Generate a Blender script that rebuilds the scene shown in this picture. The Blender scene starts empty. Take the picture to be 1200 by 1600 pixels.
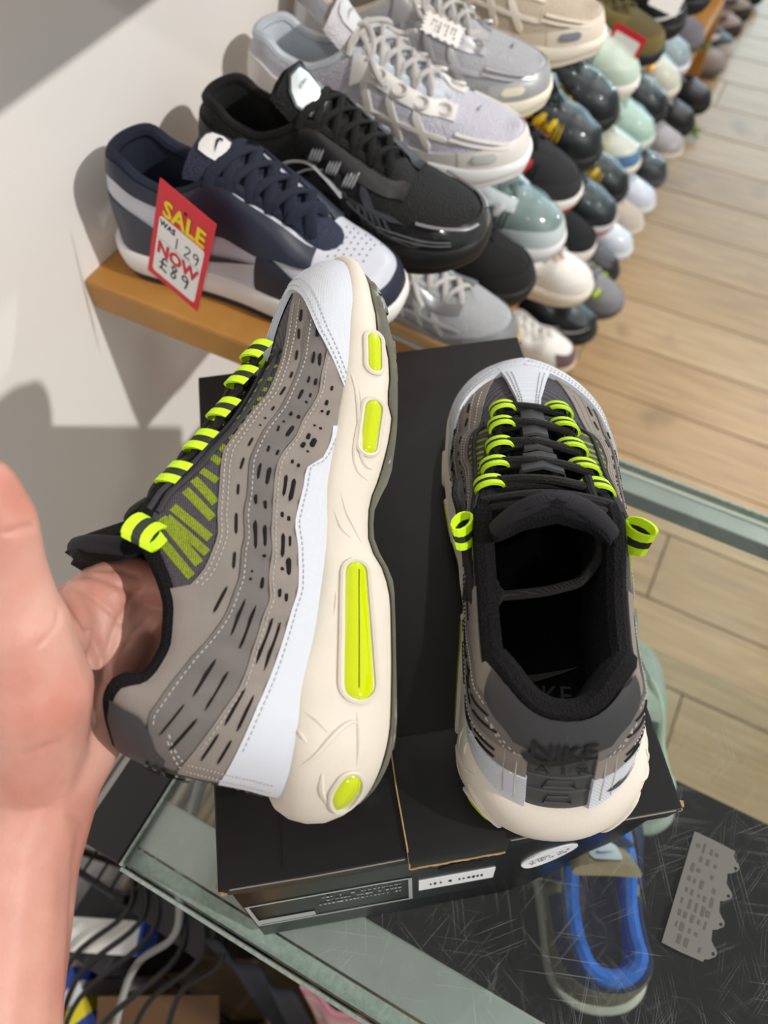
import bpy, bmesh, math, random
import numpy as np
from mathutils import Vector, Matrix

# ------------------------------------------------------------------ camera, world, lights
SC = bpy.context.scene
COL = SC.collection
CZ = 1.55                                     # camera height above the shop floor
BOXTOP = CZ - .4165
cam_d = bpy.data.cameras.new('camera')
cam_d.sensor_fit = 'VERTICAL'; cam_d.sensor_height = 24.0; cam_d.lens = 24.0 * 1150 / 1600
cam_d.clip_start = 0.02
cam_d.dof.use_dof = True; cam_d.dof.focus_distance = 0.385; cam_d.dof.aperture_fstop = 4.6
cam = bpy.data.objects.new('camera', cam_d); COL.objects.link(cam)
RX = Vector((0.88881784, 0.45811428, -0.01158242)); RU = Vector((-0.38585577, 0.76178124, 0.52038896)); RB = Vector((0.24722089, -0.45806185, 0.85385079))
cam.matrix_world = Matrix(((RX.x, RU.x, RB.x, 0), (RX.y, RU.y, RB.y, 0), (RX.z, RU.z, RB.z, CZ), (0, 0, 0, 1)))
SC.camera = cam

W = bpy.data.worlds.new('world'); SC.world = W; W.use_nodes = True
wn = W.node_tree.nodes; bg = wn['Background']
bg.inputs[0].default_value = (1.0, 0.98, 0.955, 1); bg.inputs[1].default_value = 0.36

def lamp(name, kind, loc, target, power, size, color=(1, 0.965, 0.92), angle=None, blend=0.4):
    d = bpy.data.lights.new(name, kind); d.energy = power; d.color = color
    if kind == 'SPOT':
        d.shadow_soft_size = size; d.spot_size = math.radians(angle); d.spot_blend = blend
    elif kind == 'AREA':
        d.shape = 'RECTANGLE'; d.size = size[0]; d.size_y = size[1]
    else:
        d.shadow_soft_size = size
    o = bpy.data.objects.new(name, d); COL.objects.link(o)
    o.location = loc
    o.rotation_euler = (Vector(target) - Vector(loc)).to_track_quat('-Z', 'Y').to_euler()
    return o
lamp('ceiling_spot_right', 'SPOT', (2.90, 0.53, 3.55), (-0.25, 0.35, 1.0), 365, 0.045, angle=52)
lamp('ceiling_spot_wall', 'SPOT', (1.15, -1.35, 2.95), (-0.1, 0.3, 1.0), 34, 0.06, angle=75, blend=.8)
lamp('ceiling_spot_far', 'SPOT', (1.0, 2.6, 2.95), (-0.2, 1.2, 0.7), 70, 0.04, angle=85)
lamp('ceiling_spot_aisle', 'SPOT', (0.9, 4.2, 2.95), (0.1, 2.6, 0.0), 80, 0.05, angle=90)
for i, (x, y) in enumerate(((-.10, 1.3), (.95, 1.75), (.15, 2.3), (.7, 3.2))): lamp('ceiling_downlight', 'SPOT', (x, y, 2.95), (x - .15, y + .1, 0), 10, 0.03, angle=80)
lamp('shop_window', 'AREA', (0.5, 7.4, 1.9), (0.4, 2.5, 0.0), 120, (3.4, 2.4), color=(0.6, 0.86, 1.0))
SC.view_settings.view_transform = 'Standard'; SC.view_settings.look = 'None'
SC.view_settings.exposure = 0.22; SC.view_settings.gamma = 1.0; SC.view_settings.use_curve_mapping = False

# ------------------------------------------------------------------ materials
def lin(c):
    if isinstance(c, str):
        c = [int(c[i:i + 2], 16) / 255 for i in (0, 2, 4)]
    return tuple((v / 12.92 if v <= 0.04045 else ((v + 0.055) / 1.055) ** 2.4) for v in c) + (1,)
MATS = {}
def mat(name, col, rough=0.6, metal=0.0, spec=0.5, noise=None, bump=None, trans=0.0, ior=1.45, sss=0.0, coat=0.0, sheen=0.0):
    """principled; noise=(scale, amount, second colour); bump=(kind, scale, strength)"""
    if name in MATS: return MATS[name]
    m = bpy.data.materials.new(name); m.use_nodes = True
    nt = m.node_tree; b = nt.nodes['Principled BSDF']; N = nt.nodes.new; Lk = nt.links.new
    b.inputs['Base Color'].default_value = lin(col); b.inputs['Roughness'].default_value = rough
    b.inputs['Metallic'].default_value = metal; b.inputs['Specular IOR Level'].default_value = spec
    b.inputs['Transmission Weight'].default_value = trans; b.inputs['IOR'].default_value = ior
    b.inputs['Coat Weight'].default_value = coat
    b.inputs['Sheen Weight'].default_value = sheen
    if sss:
        b.inputs['Subsurface Weight'].default_value = sss; b.inputs['Subsurface Radius'].default_value = (0.012, 0.005, 0.003); b.inputs['Subsurface Scale'].default_value = 0.5
    tc = N('ShaderNodeTexCoord')
    if noise:
        n = N('ShaderNodeTexNoise'); n.inputs['Scale'].default_value = noise[0]; n.inputs['Detail'].default_value = 6
        Lk(tc.outputs['Object'], n.inputs['Vector'])
        r = N('ShaderNodeMapRange'); r.inputs['From Min'].default_value = 0.35; r.inputs['From Max'].default_value = 0.65
        r.inputs['To Max'].default_value = noise[1]
        Lk(n.outputs['Fac'], r.inputs['Value'])
        mx = N('ShaderNodeMix'); mx.data_type = 'RGBA'
        mx.inputs['A'].default_value = lin(col); mx.inputs['B'].default_value = lin(noise[2])
        Lk(r.outputs['Result'], mx.inputs['Factor']); Lk(mx.outputs['Result'], b.inputs['Base Color'])
    if bump:
        kind, scale, st = bump
        if kind == 'noise':
            t = N('ShaderNodeTexNoise'); t.inputs['Scale'].default_value = scale; t.inputs['Detail'].default_value = 5; src = t.outputs['Fac']
        elif kind == 'voro':
            t = N('ShaderNodeTexVoronoi'); t.inputs['Scale'].default_value = scale; src = t.outputs['Distance']
        else:                                # weave: two crossed waves
            t = N('ShaderNodeTexWave'); t.inputs['Scale'].default_value = scale; t.bands_direction = 'X'
            t2 = N('ShaderNodeTexWave'); t2.inputs['Scale'].default_value = scale; t2.bands_direction = 'Z'
            Lk(tc.outputs['Object'], t2.inputs['Vector'])
            mm = N('ShaderNodeMath'); mm.operation = 'MULTIPLY'; Lk(t.outputs['Fac'], mm.inputs[0]); Lk(t2.outputs['Fac'], mm.inputs[1]); src = mm.outputs[0]
        Lk(tc.outputs['Object'], t.inputs['Vector'])
        bp = N('ShaderNodeBump'); bp.inputs['Strength'].default_value = st; bp.inputs['Distance'].default_value = 0.001
        Lk(src, bp.inputs['Height']); Lk(bp.outputs['Normal'], b.inputs['Normal'])
    MATS[name] = m
    return m

def clear_mat(name, tint, rough=0.03, ior=1.45, scratch=False, extra=0.0):
    """thin clear sheet: see-through with a fresnel gloss (optionally scratched)"""
    m = bpy.data.materials.new(name); m.use_nodes = True; nt = m.node_tree; nt.nodes.clear(); N = nt.nodes.new; Lk = nt.links.new
    out = N('ShaderNodeOutputMaterial'); tr = N('ShaderNodeBsdfTransparent'); gl = N('ShaderNodeBsdfGlossy'); fr = N('ShaderNodeFresnel'); mx = N('ShaderNodeMixShader')
    tr.inputs[0].default_value = lin(tint); gl.inputs['Roughness'].default_value = rough; fr.inputs['IOR'].default_value = ior
    fac = fr.outputs[0]
    ge = N('ShaderNodeNewGeometry'); io = N('ShaderNodeMapRange'); io.inputs['To Min'].default_value = ior; io.inputs['To Max'].default_value = 1 / ior; Lk(ge.outputs['Backfacing'], io.inputs['Value']); Lk(io.outputs['Result'], fr.inputs['IOR'])
    if extra:
        a = N('ShaderNodeMath'); a.operation = 'ADD'; a.inputs[1].default_value = extra; Lk(fac, a.inputs[0]); fac = a.outputs[0]
    Lk(fac, mx.inputs[0]); Lk(tr.outputs[0], mx.inputs[1]); Lk(gl.outputs[0], mx.inputs[2])
    res = mx.outputs[0]
    if scratch:
        tc = N('ShaderNodeTexCoord'); acc = None
        for k, (ang, sx, sy, th) in enumerate(((0.35, 14, 1700, 0.72), (1.25, 18, 2100, 0.72), (2.1, 12, 1600, 0.71), (2.75, 20, 2000, 0.72), (0.8, 16, 2300, 0.73), (1.7, 15, 1900, 0.73))):
            mp = N('ShaderNodeMapping'); mp.vector_type = 'TEXTURE'; mp.inputs['Rotation'].default_value = (0, 0, ang); mp.inputs['Scale'].default_value = (1 / sx, 1 / sy, 1); mp.inputs['Location'].default_value = (k * 3.1, k * 7.7, 0)
            Lk(tc.outputs['Object'], mp.inputs[0])
            n = N('ShaderNodeTexNoise'); n.inputs['Scale'].default_value = 1.0; n.inputs['Detail'].default_value = 0.5
            Lk(mp.outputs[0], n.inputs['Vector'])
            r = N('ShaderNodeMapRange'); r.inputs['From Min'].default_value = th; r.inputs['From Max'].default_value = th + 0.05; Lk(n.outputs['Fac'], r.inputs['Value'])
            if acc is None: acc = r.outputs[0]
            else:
                mm = N('ShaderNodeMath'); mm.operation = 'MAXIMUM'; Lk(acc, mm.inputs[0]); Lk(r.outputs[0], mm.inputs[1]); acc = mm.outputs[0]
        sc = N('ShaderNodeMath'); sc.operation = 'MULTIPLY_ADD'; sc.inputs[1].default_value = 0.13; sc.inputs[2].default_value = 0.004; Lk(acc, sc.inputs[0])
        df = N('ShaderNodeBsdfDiffuse'); df.inputs[0].default_value = (0.75, 0.76, 0.75, 1)
        m2 = N('ShaderNodeMixShader'); Lk(sc.outputs[0], m2.inputs[0]); Lk(res, m2.inputs[1]); Lk(df.outputs[0], m2.inputs[2]); res = m2.outputs[0]
    Lk(res, out.inputs[0])
    return m

# ------------------------------------------------------------------ mesh helpers
class MB:
    def __init__(s): s.v = []; s.f = []
    def add(s, V, F):
        o = len(s.v); s.v += [tuple(map(float, p)) for p in V]; s.f += [tuple(int(i) + o for i in q) for q in F]; return s
    def grid(s, P, cu=False, cv=False):
        P = np.asarray(P); n, m = P.shape[:2]; F = []
        for i in range(n if cu else n - 1):
            for j in range(m if cv else m - 1):
                a, b = i, (i + 1) % n; c, d = j, (j + 1) % m
                F.append((a * m + c, b * m + c, b * m + d, a * m + d))
        return s.add(P.reshape(-1, 3), F)
    def box(s, c, size, R=None, bev=0.0):
        bm = bmesh.new(); bmesh.ops.create_cube(bm, size=1)
        for v in bm.verts: v.co = Vector((v.co.x * size[0], v.co.y * size[1], v.co.z * size[2]))
        if bev: bmesh.ops.bevel(bm, geom=bm.edges[:] , offset=bev, segments=2, affect='EDGES', profile=0.6)
        M = R if R is not None else Matrix.Identity(3); c = Vector(c)
        bm.verts.index_update()
        s.add([M @ v.co + c for v in bm.verts], [[v.index for v in f.verts] for f in bm.faces]); bm.free(); return s
    def tube(s, path, r, n=8, closed=False, caps=True, flat=1.0, up=None):
        p = np.asarray(path, float); k = len(p); rr = np.broadcast_to(np.asarray(r, float), (k,))
        t = np.roll(p, -1, 0) - np.roll(p, 1, 0)
        if not closed: t[0] = p[1] - p[0]; t[-1] = p[-1] - p[-2]
        t /= np.linalg.norm(t, axis=1)[:, None] + 1e-12
        a = np.array(up if up is not None else ([0, 0, 1] if abs(t[0][2]) < .9 else [1, 0, 0]), float)
        rings = []; ang = np.linspace(0, 2 * np.pi, n, endpoint=False)
        for i in range(k):
            if up is not None: a = np.array(up, float)
            a = a - t[i] * (a @ t[i]); a /= np.linalg.norm(a) + 1e-12
            b = np.cross(t[i], a)
            rings.append(p[i] + rr[i] * (np.cos(ang)[:, None] * b + flat * np.sin(ang)[:, None] * a))
        o = len(s.v); s.grid(np.array(rings), cu=closed, cv=True)
        if caps and not closed:
            s.f.append(tuple(o + j for j in range(n))[::-1]); s.f.append(tuple(o + (k - 1) * n + j for j in range(n)))
        return s
    def prism(s, poly, fn0, fn1):
        """polygon (list of 2-D points) between two maps"""
        n = len(poly); A = [fn0(*q) for q in poly]; B = [fn1(*q) for q in poly]
        return s.add(A + B, [tuple(range(n))[::-1], tuple(range(n, 2 * n))] + [(i, (i + 1) % n, n + (i + 1) % n, n + i) for i in range(n)])

def mk(name, mb, m, parent=None, smooth=True, flip=False, kind=None, ang=None, label=None):
    V = mb.v; F = mb.f
    if flip: V = [(x, -y, z) for x, y, z in V]; F = [q[::-1] for q in F]
    me = bpy.data.meshes.new(name); me.from_pydata(V, [], F); me.validate()
    if smooth:
        me.polygons.foreach_set('use_smooth', [True] * len(me.polygons))
        try: me.set_sharp_from_angle(angle=math.radians(ang or 42))
        except Exception: pass
    for mm in (m if isinstance(m, (list, tuple)) else [m]): me.materials.append(mm)
    o = bpy.data.objects.new(name, me); COL.objects.link(o)
    if parent: o.parent = parent
    if kind: o['kind'] = kind
    if label: o['label'] = label
    return o
def fixn(o):
    bm = bmesh.new(); bm.from_mesh(o.data); bmesh.ops.remove_doubles(bm, verts=bm.verts, dist=1e-6); bmesh.ops.recalc_face_normals(bm, faces=bm.faces); bm.to_mesh(o.data); bm.free(); return o
def tag(o, label, cat, group=None):
    o['label'] = label; o['category'] = cat
    if group: o['group'] = group
    return o
def thing(name, label, cat, loc=(0, 0, 0), rotz=0.0, group=None, M=None):
    o = bpy.data.objects.new(name, None); COL.objects.link(o); o.empty_display_size = 0.02
    if M is not None: o.matrix_world = M
    else: o.location = loc; o.rotation_euler = (0, 0, rotz)
    return tag(o, label, cat, group)
def pch(pts):
    """monotone cubic through (x, y) points"""
    p = np.array(sorted(pts), float); x, y = p[:, 0], p[:, 1]
    k = np.concatenate([[True], np.diff(x) > 1e-7]); x, y = x[k], y[k]
    h = np.diff(x); d = np.diff(y) / h; n = len(x); m = np.zeros(n)
    if n == 2: m[:] = d[0]
    else:
        for i in range(1, n - 1):
            if d[i - 1] * d[i] > 0:
                w1 = 2 * h[i] + h[i - 1]; w2 = h[i] + 2 * h[i - 1]; m[i] = (w1 + w2) / (w1 / d[i - 1] + w2 / d[i])
        m[0] = d[0]; m[-1] = d[-1]
    def f(q):
        q = np.clip(np.asarray(q, float), x[0], x[-1]); i = np.clip(np.searchsorted(x, q) - 1, 0, n - 2)
        t = (q - x[i]) / h[i]; a = t * t * (3 - 2 * t)
        return y[i] * (1 - a) + y[i + 1] * a + h[i] * (m[i] * t * (1 - t) ** 2 - m[i + 1] * t * t * (1 - t))
    return f
def text_mesh(s, size, res=2):
    c = bpy.data.curves.new('t', 'FONT'); c.body = s; c.size = size; c.resolution_u = res; c.align_x = 'CENTER'; c.align_y = 'CENTER'
    o = bpy.data.objects.new('t', c); COL.objects.link(o)
    dg = bpy.context.evaluated_depsgraph_get(); me = bpy.data.meshes.new_from_object(o.evaluated_get(dg))
    V = [tuple(v.co) for v in me.vertices]; F = [tuple(p.vertices) for p in me.polygons]
    bpy.data.objects.remove(o); bpy.data.curves.remove(c); bpy.data.meshes.remove(me)
    return V, F
SWOOSH = [(-.50, -.02), (-.47, -.12), (-.40, -.19), (-.28, -.21), (-.12, -.17), (.1, -.08), (.3, .02), (.5, .14), (.3, .07), (.1, .015), (-.08, -.03), (-.22, -.06), (-.32, -.05), (-.36, 0.0), (-.34, .07), (-.30, .12), (-.38, .07), (-.46, .02)]
def tri_poly(poly):
    """triangulated, edge-subdivided polygon -> verts, faces"""
    bm = bmesh.new(); vs = [bm.verts.new((x, y, 0)) for x, y in poly]; f = bm.faces.new(vs)
    bmesh.ops.triangulate(bm, faces=[f]); bmesh.ops.subdivide_edges(bm, edges=bm.edges[:], cuts=1, use_grid_fill=True); bmesh.ops.triangulate(bm, faces=bm.faces[:])
    bm.verts.index_update(); V = [tuple(v.co) for v in bm.verts]; F = [tuple(v.index for v in q.verts) for q in bm.faces]; bm.free(); return V, F

def marks(name, n, area, fn, m, parent, seed=1, size=(.0018, .0004), rows=3, kind='stuff'):
    """small illegible print: rows of short strokes; fn maps sheet coordinates to 3-D"""
    rnd = random.Random(seed); b = MB(); x0, y0, x1, y1 = area
    for r in range(rows):
        y = y1 - (r + .5) * (y1 - y0) / rows
        for k in range(n):
            x = x0 + (k + .5 + rnd.uniform(-.15, .15)) * (x1 - x0) / n; w = size[0] * rnd.uniform(.4, 1.0); h = size[1] * rnd.uniform(.8, 2.6)
            if rnd.random() < .85: b.add([fn(x - w / 2, y - h / 2), fn(x + w / 2, y - h / 2), fn(x + w / 2, y + h / 2), fn(x - w / 2, y + h / 2)], [(0, 1, 2, 3)])
    return mk(name, b, m, parent, smooth=False, kind=kind)

# ------------------------------------------------------------------ shoe engine: a last with upper, sole, collar, tongue
class Last:
    def __init__(s, L, med, lat, z0, zt, t, xh, xt, n=2.3, m=2.3, shear=0.1, z_sh=0.03, flip=False, tl=.17, tn=2.1):
        s.tl = tl; s.tn = tn
        s.L = L; s.b = {-1: pch(med), 1: pch(lat)}; s.z0 = pch(z0); s.zt = pch(zt); s.t = pch(t); s.xh = pch(xh); s.xt = pch(xt)
        s.n = n; s.m = m; s.shear = shear; s.zs = z_sh; s.flip = flip
    def end(s, u):                                # round the plan at heel and toe
        u = np.clip(u, 0, 1)
        h = np.clip(u / .13, 0, 1); e = np.clip((1 - u) / s.tl, 0, 1)
        return (1 - (1 - h) ** 2.2) ** (1 / 2.2) * (1 - (1 - e) ** s.tn) ** (1 / s.tn)
    def raw(s, u, th, side):
        u = np.asarray(u, float); th = np.asarray(th, float); U = u * s.L
        e = s.end(u); b = s.b[side](U) * e; t = np.minimum(s.t(U) * e, b * .98); z0 = s.z0(U); zt = s.zt(U)
        c = np.clip(np.cos(th), 0, 1) ** (2 / s.m); q = np.clip(np.sin(th), 0, 1) ** (2 / s.n)
        y = t + (b - t) * c; z = z0 + (zt - z0) * q
        x = s.xh(z) + u * (s.xt(z) - s.xh(z))
        return np.stack(np.broadcast_arrays(x, side * y - s.shear * (z - s.zs), z), -1)
    def P(s, u, th, side, off=0.0):
        p = s.raw(u, th, side)
        if np.all(np.asarray(off) == 0): return p
        d = 2e-3; u = np.asarray(u, float); th = np.asarray(th, float)
        du = s.raw(np.clip(u + d, 0, 1), th, side) - s.raw(np.clip(u - d, 0, 1), th, side)
        t2 = np.clip(th, .03, 1.54)
        dt = s.raw(u, t2 + .02, side) - s.raw(u, t2 - .02, side)
        nn = np.cross(du, dt) * (-side); l = np.linalg.norm(nn, axis=-1, keepdims=True)
        return p + nn / (l + 1e-15) * np.asarray(off)[..., None]
    def uz(s, x, z):
        return np.clip((x - s.xh(z)) / (s.xt(z) - s.xh(z)), 0, 1)
    def th(s, u, z):
        U = np.asarray(u) * s.L; q = np.clip((z - s.z0(U)) / (s.zt(U) - s.z0(U)), 0, 1)
        return np.arcsin(np.clip(q ** (s.n / 2), 0, 1))
    def at(s, x, z, side, off=0.0):
        u = s.uz(x, z); return s.P(u, s.th(u, z), side, off)
    def curve(s, pts, k=1e-3):
        return pch([(float(s.uz(x * k, z * k)), z * k) for x, z in pts])
    @staticmethod
    def us(a, b, n):                               # samples, dense towards heel and toe
        A = math.acos(1 - 2 * a); B = math.acos(1 - 2 * b); return 0.5 * (1 - np.cos(np.linspace(A, B, n + 1)))
    def panel(s, mb, a, b, lo, hi, off, side, nu=40, nv=6, wob=None, base=0.0):
        u = s.us(a, b, nu); zl = np.asarray(lo(u)) + 0 * u; zh = np.maximum(np.asarray(hi(u)) + 0 * u, zl + 1e-5)
        tl = s.th(u, zl); tt = s.th(u, zh); f = np.linspace(0, 1, nv + 1)
        T = tl[:, None] + (tt - tl)[:, None] * f[None]; Ug = np.repeat(u[:, None], nv + 1, 1)
        O = np.full(Ug.shape, off)
        if wob is not None: O = O + wob(Ug, f[None] + 0 * Ug)
        # skirt: border drops onto the base surface so the edge has thickness
        Ue = np.pad(Ug, 1, mode='edge'); Te = np.pad(T, 1, mode='edge'); Oe = np.pad(O, 1, constant_values=base)
        G = s.P(Ue, Te, side, Oe)
        mb.grid(G if side < 0 else G[::-1]); return mb
    def strip(s, mb, x1, z1, x2, z2, w, side, h=0.0008, n=6, base=-.0002, rnd=True):
        """low capsule lying on the surface"""
        f = np.linspace(0, 1, n + 1); X = x1 + (x2 - x1) * f; Z = z1 + (z2 - z1) * f
        d = np.array([x2 - x1, z2 - z1]); l = np.linalg.norm(d) + 1e-9; nx, nz = -d[1] / l, d[0] / l
        prof = np.sqrt(np.clip(1 - (2 * f - 1) ** 6, 0, 1)) if rnd else np.ones_like(f)
        rows = []
        for a, hh in ((-1, base), (-.85, h), (0, h * 1.15), (.85, h), (1, base)):
            rows.append(s.at(X + nx * w * a * prof, Z + nz * w * a * prof, side, np.full_like(X, hh) * (1 if hh > 0 else 1)))
        G = np.array(rows); o = len(mb.v); mb.grid(G if side > 0 else G[::-1])
        m = n + 1
        for j in (0, n):
            q = [o + i * m + j for i in range(5)]; mb.f.append(tuple(q))
        return mb
    def stitch(s, mb, fn, a, b, side, off, dz=0.0, step=.0027, dash=.0017, r=.00042):
        u = np.linspace(a, b, 240); z = fn(u) + dz; p = s.P(u, s.th(u, z), side, np.full_like(u, off))
        l = np.concatenate([[0], np.cumsum(np.linalg.norm(np.diff(p, axis=0), axis=1))])
        for k in range(int(l[-1] / step)):
            q = [np.array([np.interp(t, l, p[:, i]) for i in range(3)]) for t in (k * step, k * step + dash / 2, k * step + dash)]
            mb.tube(q, [r * .6, r, r * .6], n=4)
        return mb
    def loop(s, ut, n=40, off=0.0):
        u = s.us(0, ut, n); a = s.P(u[::-1], np.full(n + 1, np.pi / 2 - 1e-3), 1); b = s.P(u[1:], np.full(n, np.pi / 2 - 1e-3), -1)
        return np.vstack([a, b]), np.concatenate([u[::-1], u[1:]]), np.concatenate([np.ones(n + 1), -np.ones(n)])

def inward(p):
    """horizontal normals of an open plan loop, pointing to its inside"""
    t = np.gradient(p[:, :2], axis=0); nn = np.stack([-t[:, 1], t[:, 0]], 1); nn /= np.linalg.norm(nn, axis=1)[:, None] + 1e-12
    c = p[:, :2].mean(0)
    if ((c - p[:, :2]) * nn).sum() < 0: nn = -nn
    return np.hstack([nn, np.zeros((len(nn), 1))])

def shell(la, mb, u0=0.0, u1=1.0, nu=44, nv=12, off=0.0):
    for side in (-1, 1):
        u = la.us(u0, u1, nu); th = np.linspace(0, np.pi / 2, nv + 1)
        G = la.P(u[:, None] + 0 * th[None], th[None] + 0 * u[:, None], side, np.full((nu + 1, nv + 1), off))
        mb.grid(G if side < 0 else G[::-1])
    return mb

def collar(la, mb, ut, r=.0042, n=40, depth=(.003, .016, .035), inn=(.006, .0085, .010)):
    p, u, sd = la.loop(ut, n); nn = inward(p)
    mb.tube(p + nn * r * .55 + np.array([0, 0, -r * .25]), r, n=8)
    rows = [p + nn * r * .8]
    zf = la.z0(u * la.L) + .004
    for d, i in zip(depth, inn):
        q = p + nn * i; q[:, 2] = np.maximum(p[:, 2] - d, zf + .004); rows.append(q)
    e = la.end(u)
    fl = np.stack([la.xh(zf) + .012 + u * (la.xt(zf) - la.xh(zf) - .012), np.where(sd > 0, la.b[1](u * la.L), -la.b[-1](u * la.L)) * .84 * e - la.shear * (zf - la.zs), zf], 1)
    rows.append(fl); mb.grid(np.array(rows)); return mb
def insole(la, mb, n=30, lift=.0042):
    u = la.us(0.0, .99, n); U = u * la.L; z = la.z0(U) + lift; e = la.end(u)
    x = la.xh(z) + .010 + u * (la.xt(z) - la.xh(z) - .014)
    rows = [np.stack([x, (f * (la.b[1](U) if f > 0 else la.b[-1](U))) * .88 * e - la.shear * (z - la.zs), z + .002 * abs(f) ** 3], 1) for f in (-1, -.6, -.2, .2, .6, 1)]
    mb.grid(np.array(rows)); return mb
def toebox(la, mb, u0, n=16, nv=8):
    for side in (-1, 1):
        u = la.us(u0, 1.0, n); th = np.linspace(0.05, np.pi / 2, nv + 1)
        G = la.P(u[:, None] + 0 * th[None], th[None] + 0 * u[:, None], side, np.full((n + 1, nv + 1), -.003)); mb.grid(G[::-1] if side < 0 else G)
    return mb

def sole_rings(bm_, bl_, L, zb, zt_, xh, xt, prof, n=46, end=None, la=None):
    """closed rings; prof = list of (v, out); returns array rings x points x 3"""
    u = Last.us(0, 1, n); e = la.end(u) if end is None else end(u)
    rings = []
    for v, out in prof:
        pts = []
        for side, uu, ee in ((1, u, e), (-1, u[::-1][1:-1], e[::-1][1:-1])):
            U = uu * L; z = zb(U) + (zt_(U) - zb(U)) * v
            b = (bl_ if side > 0 else bm_)(U) * ee
            pts.append(np.stack([xh(z) + uu * (xt(z) - xh(z)), side * b, z], 1))
        p = np.vstack(pts); t = np.roll(p, -1, 0) - np.roll(p, 1, 0); nn = np.stack([t[:, 1], -t[:, 0]], 1); nn /= np.linalg.norm(nn, axis=1)[:, None] + 1e-12
        c = p[:, :2].mean(0)
        if ((p[:, :2] - c) * nn).sum() < 0: nn = -nn
        o = out(p[:, 0]) if callable(out) else out
        p[:, :2] += nn * (np.asarray(o)[..., None] if np.ndim(o) else o); rings.append(p)
    return np.array(rings)
def sole_mesh(mb, rings, captop=True, capbot=True):
    k, n = rings.shape[:2]; o = len(mb.v); mb.grid(rings, cv=True)
    h = n // 2
    for row, do, rev in ((0, capbot, False), (k - 1, captop, True)):
        if not do: continue
        b = o + row * n
        # strips across: point i (first half) with point n-i
        for i in range(0, h):
            a0 = b + i; a1 = b + i + 1; c0 = b + (n - i) % n; c1 = b + n - i - 1
            q = [a0, a1, c1, c0]; q = list(dict.fromkeys(q))
            if len(q) >= 3: mb.f.append(tuple(q[::-1] if rev else q))
    return mb
def tongue(mb, path, halfw, drop, thick, n=8):
    """path: list of (x, z); halfw, drop (sag at the edges) functions of f in 0..1"""
    p = np.array(path, float); l = np.concatenate([[0], np.cumsum(np.linalg.norm(np.diff(p, axis=0), axis=1))]); l /= l[-1]
    f = np.linspace(0, 1, 22); X = np.interp(f, l, p[:, 0]); Z = np.interp(f, l, p[:, 1])
    # smooth
    for _ in range(2): X[1:-1] = (X[:-2] + 2 * X[1:-1] + X[2:]) / 4; Z[1:-1] = (Z[:-2] + 2 * Z[1:-1] + Z[2:]) / 4
    tx = np.gradient(X); tz = np.gradient(Z); tl = np.hypot(tx, tz); nx, nz = tz / tl, -tx / tl
    nx, nz = (nx, nz) if nz.mean() > 0 else (-nx, -nz)
    rows = []
    for i in range(len(f)):
        w = halfw(f[i]); d = drop(f[i]); t = thick(f[i]); ring = []
        for a in np.linspace(0, 2 * np.pi, 2 * n, endpoint=False):
            y = w * math.copysign(abs(math.cos(a)) ** .7, math.cos(a)); h = t * math.copysign(abs(math.sin(a)) ** .7, math.sin(a)); sg = d * (y / w) ** 2
            ring.append((X[i] + nx[i] * h - .15 * sg, y, Z[i] + nz[i] * h - .98 * sg))
        rows.append(ring)
    o = len(mb.v); mb.grid(np.array(rows), cv=True); m = 2 * n
    mb.f.append(tuple(o + j for j in range(m))[::-1]); mb.f.append(tuple(o + 21 * m + j for j in range(m)))
    def surf(ff, y, h=0.0):
        x = np.interp(ff, f, X); z = np.interp(ff, f, Z); a = np.interp(ff, f, nx); b = np.interp(ff, f, nz); w = halfw(ff); hh = thick(ff) + h; sg = drop(ff) * (y / w) ** 2
        return np.array([x + a * hh - .15 * sg, y, z + b * hh - .98 * sg])
    return surf
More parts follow.
